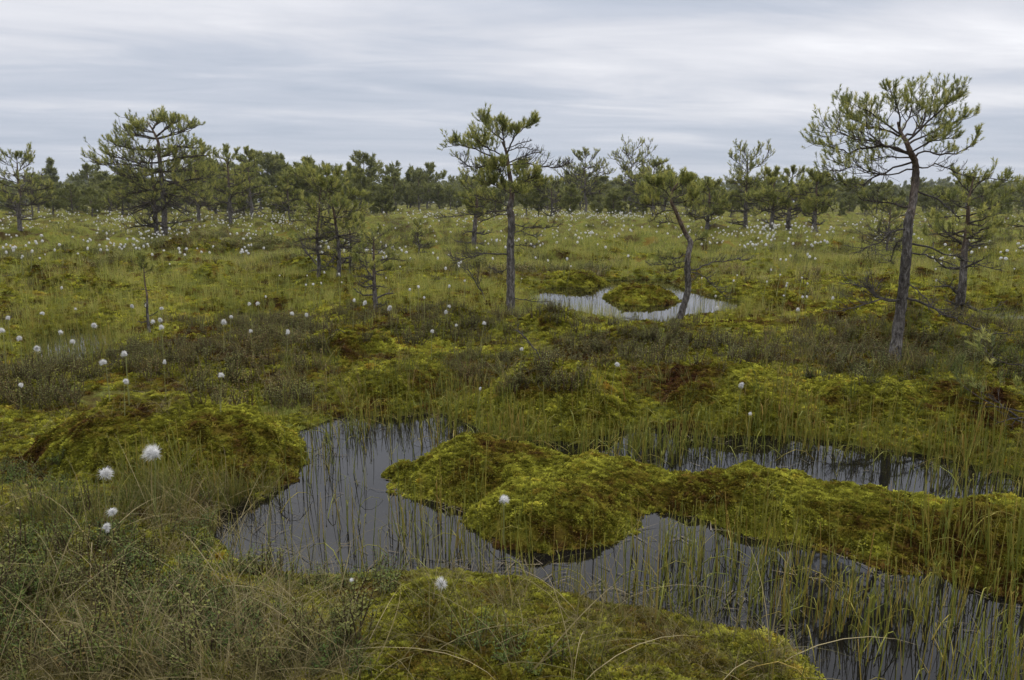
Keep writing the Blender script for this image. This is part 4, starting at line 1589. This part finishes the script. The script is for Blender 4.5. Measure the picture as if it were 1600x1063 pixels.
HEAD_NEAR = [cotton_head(560, .036, .52, seed=i, wind=(.3, .9, -.7, .6, 1.2)[i]) for i in range(5)]
HEAD_TUFTED = cotton_head(300, .034, .38, seed=9, wind=0)
HEAD_SMALL = [cotton_head(46, .030, .80, seed=20 + i, wind=.2) for i in range(4)]
STEM = [cotton_stem(1.0, .04 * i, .0095, i) for i in range(4)]


def cottongrass(u, v, h, size, label, head, group, stem_i=None, tilt=0.0):
    x, y, z = (float(a[0]) for a in on_surf(u, v, h))
    return cotton_at(x, y, z, h, size, label, head, group, stem_i, tilt)


def cotton_at(x, y, z, h, size, label, head, group, stem_i=None, tilt=0.0):
    z = max(z, -.02)
    root = tag(mkobj('cottongrass', None, None, (x, y, z)), label, 'cottongrass', group)
    root.rotation_euler = (0, 0, random.uniform(-.5, .5))
    s = mkobj('stem', random.choice(STEM) if stem_i is None else STEM[stem_i], root)
    s.scale = (h, h, h) if y < 9 else (h * 1.5, h * 1.5, h)
    hd = mkobj('head', head, root, (0, 0, h))
    k_ = (size * (.82 if y < 3.4 else .55 if y < 5.2 else .52 if y < 12 else .85))
    hd.scale = (k_ * random.uniform(.75, 1.1), k_ * random.uniform(.75, 1.1), k_ * random.uniform(.8, 1.25))
    hd.rotation_euler = (random.uniform(-.3, .3), tilt + random.uniform(-.25, .25), random.uniform(0, 6.28))
    return root


random.seed(5)
G = 'cottongrass heads on the bog'
NEAR = [
    (243, 713, .30, 1.10, 'biggest fluffy white cottongrass head, in front of the left moss hummock', 1, .1),
    (160, 740, .24, .85, 'ragged white cottongrass head left of and below the biggest one', 2, -.2),
    (172, 798, .20, .55, 'drooping wisp of cottongrass in the grass at left', 3, 1.0),
    (163, 831, .16, .50, 'lowest torn white cottongrass wisp at left, above the leafy shrubs', 4, .5),
    (690, 911, .12, .80, 'spiky white cottongrass head on the near shore, bottom centre', 9, 0),
    (549, 906, .12, .26, 'tiny white cottongrass wisp on the near shore left of the spiky one', 4, 0),
    (787, 790, .22, .72, 'white cottongrass head in front of the mid-pool moss hummock', 2, .3),
    (750, 613, .22, .50, 'small pale cottongrass head before the far bank sedges', 0, 0),
    (962, 580, .22, .95, 'white cottongrass head at the right end of the brown-topped hummock', 1, .3),
    (815, 555, .22, .60, 'cottongrass head left of the dead twig on the far bank', 0, 0),
    (1159, 600, .20, .85, 'round cottongrass head on top of the yellow far-bank hummock', 0, 0),
    (1171, 661, .20, .60, 'small cottongrass head low over the water below the yellow far-bank hummock', 0, 0),
    (346, 588, .22, .90, 'round cottongrass head above the left moss hummock, right of the pair', 0, 0),
    (194, 597, .20, .75, 'cottongrass head just above the top of the left moss hummock', 1, 0),
    (257, 573, .20, .60, 'small cottongrass head higher and between the two above the left hummock', 0, 0),
    (30, 600, .20, .90, 'cottongrass head near the left edge level with the left hummock top', 1, .3),
    (756, 507, .25, 1.0, 'cottongrass head left of the lime moss cushion by the central pine', 0, 0),
    (675, 520, .25, .9, 'cottongrass head in the heath, lower one left of the central pine', 0, 0),
    (713, 511, .25, .7, 'faint cottongrass head between two brighter ones left of the central pine', 0, 0),
    (450, 522, .25, 1.05, 'bright cottongrass head on the dark heath patch, right one of two', 0, 0),
    (392, 519, .25, .85, 'cottongrass head on the dark heath patch, left one of two', 0, 0),
    (1120, 482, .25, 1.1, 'bright cottongrass head right of the leaning pine by the distant pool', 0, 0),
    (797, 454, .28, 1.0, 'cottongrass head in front of the trunk of the central pine', 0, 0),
    (1301, 464, .25, 1.0, 'cottongrass head under the dead lower branches of the tall right-hand pine', 0, 0),
]
for (u, v, h, s, lab, hi, tl) in NEAR:
    cottongrass(u, v, h, s, lab, HEAD_TUFTED if hi == 9 else HEAD_NEAR[hi], G, None, tl)

MIDL = [(228, 478), (240, 500), (252, 484), (250, 501), (253, 516), (205, 478), (146, 507), (112, 532), (95, 520), (120, 505), (165, 566), (196, 551), (57, 543), (32, 528), (5, 517),
        (12, 499), (63, 488), (97, 455), (404, 477), (391, 475), (361, 497), (350, 508), (455, 491), (478, 500), (553, 463), (572, 477), (610, 477), (640, 450), (700, 476), (697, 490),
        (654, 449), (663, 468), (726, 438), (702, 447), (480, 432), (489, 443), (502, 445), (478, 445), (507, 429), (534, 441), (530, 428), (603, 434), (625, 417), (577, 435), (415, 462), (437, 430),
        (380, 395), (377, 393), (265, 413), (238, 402), (168, 395), (157, 388), (122, 397), (70, 395), (62, 402), (50, 392), (36, 408), (35, 416), (94, 383), (137, 392), (172, 379), (167, 386)]
MIDM = [(815, 437), (837, 403), (856, 407), (848, 386), (886, 408), (892, 416), (934, 387), (946, 386), (982, 398), (960, 373), (770, 408), (790, 385), (776, 378), (768, 373), (758, 378), (745, 385)]
MIDR = [(1118, 463), (1146, 440), (1152, 431), (1205, 422), (1219, 435), (1229, 440), (1253, 435), (1262, 442), (1230, 439), (1198, 444), (1254, 464), (1261, 463), (1265, 402), (1274, 405), (1225, 460),
        (1220, 405), (1228, 408), (1235, 400), (1262, 397), (1130, 377), (1128, 379), (1102, 376), (1463, 440), (1462, 421), (1585, 420), (1530, 388), (1540, 386), (1505, 372), (1096, 445), (1247, 486)]
count = len(NEAR)
for pts, lab, grp in ((MIDL, 'white cottongrass head on the sedge lawn left of the central pine', 'cottongrass on the left lawn'),
                      (MIDM, 'white cottongrass head on the lawn behind the distant pool', 'cottongrass behind the distant pool'),
                      (MIDR, 'white cottongrass head right of the distant pool', 'cottongrass right of the distant pool')):
    hh_ = np.array([U(.22, .32) for _ in pts])
    xx_, yy_, zz_ = on_surf([p[0] for p in pts], [p[1] for p in pts], hh_)
    for i, (u, v) in enumerate(pts):
        if pts is MIDL:
            lab = ('white cottongrass head round the foot of the bare sapling at left' if 200 < u < 260 and v > 470 else
                   'white cottongrass head in the wet sedge by the left edge' if u < 200 and v > 450 else
                   'white cottongrass head on the heath between the left edge and the largest left-hand pine' if u < 270 else
                   'white cottongrass head at the foot of the tangled pine clump' if v < 447 and 430 < u < 630 else
                   'white cottongrass head on the lawn between the sapling and the tangled clump' if u < 500 else
                   'white cottongrass head on the lawn between the tangled clump and the central pine')
        elif pts is MIDR:
            lab = ('white cottongrass head right of the tall right-hand pine' if u > 1420 else
                   'white cottongrass head in front of the right-hand pine group' if v < 412 else
                   'white cottongrass head on the lawn right of the distant pool')
        cotton_at(float(xx_[i]), float(yy_[i]), float(zz_[i]), float(hh_[i]), U(.85, 1.25), lab, random.choice(HEAD_NEAR if v > 470 else HEAD_SMALL), grp)
        count += 1
# the belt in front of the trees: nearest as plants, the rest as one drift
BELT = [(0, 325, 470, 360, 420), (0, 340, 420, 400, 260), (420, 330, 700, 420, 130), (600, 326, 960, 345, 230), (640, 340, 900, 385, 70), (850, 326, 1120, 350, 260), (860, 340, 1080, 375, 80),
        (1090, 345, 1330, 385, 190), (1300, 328, 1620, 360, 150), (1330, 360, 1620, 415, 70), (-260, 328, 0, 400, 120), (1600, 328, 1860, 400, 120)]
us, vs2 = [], []
for (u0, v0, u1, v1, n) in BELT:
    cu, cv = RNG.uniform(u0, u1, max(3, n // 6)), RNG.uniform(v0, v1, max(3, n // 6))
    k = RNG.integers(0, len(cu), n)
    us.append(np.clip(cu[k] + RNG.normal(0, 16, n), u0 - 20, u1 + 20))
    vs2.append(np.clip(cv[k] + RNG.normal(0, 4, n), v0 - 2, v1 + 4))
us, vs2 = np.concatenate(us), np.concatenate(vs2)
hs = RNG.uniform(.22, .36, len(us))
gx, gy = ground(us, np.maximum(vs2, 323), .40)
gz = surf(gx, gy)
order = np.argsort(gy)
visible = np.abs(gx) < gy * .70
ind = [i for i in order if visible[i]][:300 - count]
for i in ind:
    side = 'left' if us[i] < 620 else ('middle' if us[i] < 1090 else 'right')
    cotton_at(float(gx[i]), float(gy[i]), float(gz[i]), float(hs[i]), U(.9, 1.4),
              {'left': 'small white cottongrass dot in the far drift below the left-hand pines', 'middle': 'small white cottongrass dot in the far drift below the middle treeline',
               'right': 'small white cottongrass dot in the far drift below the right-hand pine group'}[side], random.choice(HEAD_SMALL), 'far cottongrass drift, ' + side)
rest = np.array([i for i in range(len(us)) if i not in set(ind)])
make_protos('cotton', HEAD_SMALL)
make_protos('cotton_stem', STEM)
o = scatter('cottongrass_drift', 'cotton', np.stack([gx[rest], gy[rest], gz[rest] + hs[rest]], 1), RNG.uniform(.7, 1.35, len(rest)) * np.clip(gy[rest] / 30, 1, 1.9), None, .2)
tag(o, 'drift of countless white cottongrass dots before the far trees')
o = scatter('cottongrass_stems', 'cotton_stem', np.stack([gx[rest], gy[rest], gz[rest]], 1), hs[rest], None, .03)
tag(o, 'thin stems of the far cottongrass drift')


# ------------------------------------------------------------------ dead twigs
def dead_branch(px, dd, r, label, twigs=6, tlen=.3, name='dead_branch'):
    x, y, z = (float(a[0]) for a in on_surf(*px[0]))
    k = len(px) - 1
    pts = [at_depth(u, v, y + dd * i / k) for i, (u, v) in enumerate(px)]
    pts[0] = np.array([x, y, z - .02])
    org = np.array([x, y, z])
    mb, nb = MB(), MB()
    grow_branch(mb, nb, pts, r, 0, twigs, tlen, sub=3)
    return tag(mkobj(name, mb.mesh('dead_branch', M['dead'], org), None, org), label, 'dead branch', 'dead branches on the bog')


dead_branch([(852, 574), (835, 545), (815, 522), (806, 516)], .15, .006, 'thin dead twig leaning over the far-bank moss below the central pine', 4, .25)
dead_branch([(762, 474), (750, 452), (735, 428), (722, 412)], .1, .014, 'bleached dead branch stuck in the lawn left of the central pine', 14, .5)
dead_branch([(508, 428), (480, 396), (465, 370)], .3, .018, 'leaning bare stem at the left of the tangled clump', 14, .35)
dead_branch([(835, 540), (812, 520), (808, 500)], -.1, .006, 'forked bare twig on the lime moss by the central pine', 5, .4)
dead_branch([(945, 500), (985, 498), (1020, 512)], -.1, .006, 'dark dead twig lying along the near edge of the distant pool', 5, .3)
dead_branch([(1600, 660), (1560, 630), (1540, 618)], .1, .006, 'pale bare twig by the right edge below the young pine', 5, .35)
dead_branch([(150, 580), (180, 566), (200, 552)], .1, .005, 'small bare twig on the heath above the left moss hummock', 4, .3)
dead_branch([(-8, 438), (25, 428), (52, 420)], .1, .009, 'pale bare branch on the heath at the left edge', 6, .3)
dead_branch([(505, 530), (525, 515), (545, 524)], .1, .005, 'arched bare twig on the dark heath left of centre', 4, .3)


# ------------------------------------------------------------------ thin damp air
hz, hn, hl, ho = material('damp_air')
pv = hn.new('ShaderNodeVolumePrincipled')
pv.inputs['Color'].default_value = (.86, .90, .95, 1)
pv.inputs['Density'].default_value = 0.00028
hl.new(pv.outputs[0], ho.inputs['Volume'])
mb = MB()
x0, x1, y0, y1, z0, z1 = -940, 940, -12, 910, -1.8, 19
c = [(x, y, z) for z in (z0, z1) for (x, y) in ((x0, y0), (x1, y0), (x1, y1), (x0, y1))]
mb.add(c, [[3, 2, 1, 0], [4, 5, 6, 7], [0, 1, 5, 4], [1, 2, 6, 5], [2, 3, 7, 6], [3, 0, 4, 7]])
tag(mkobj('haze', mb.mesh('haze', hz, smooth=False)), 'thin damp haze over the bog', None, kind='stuff')
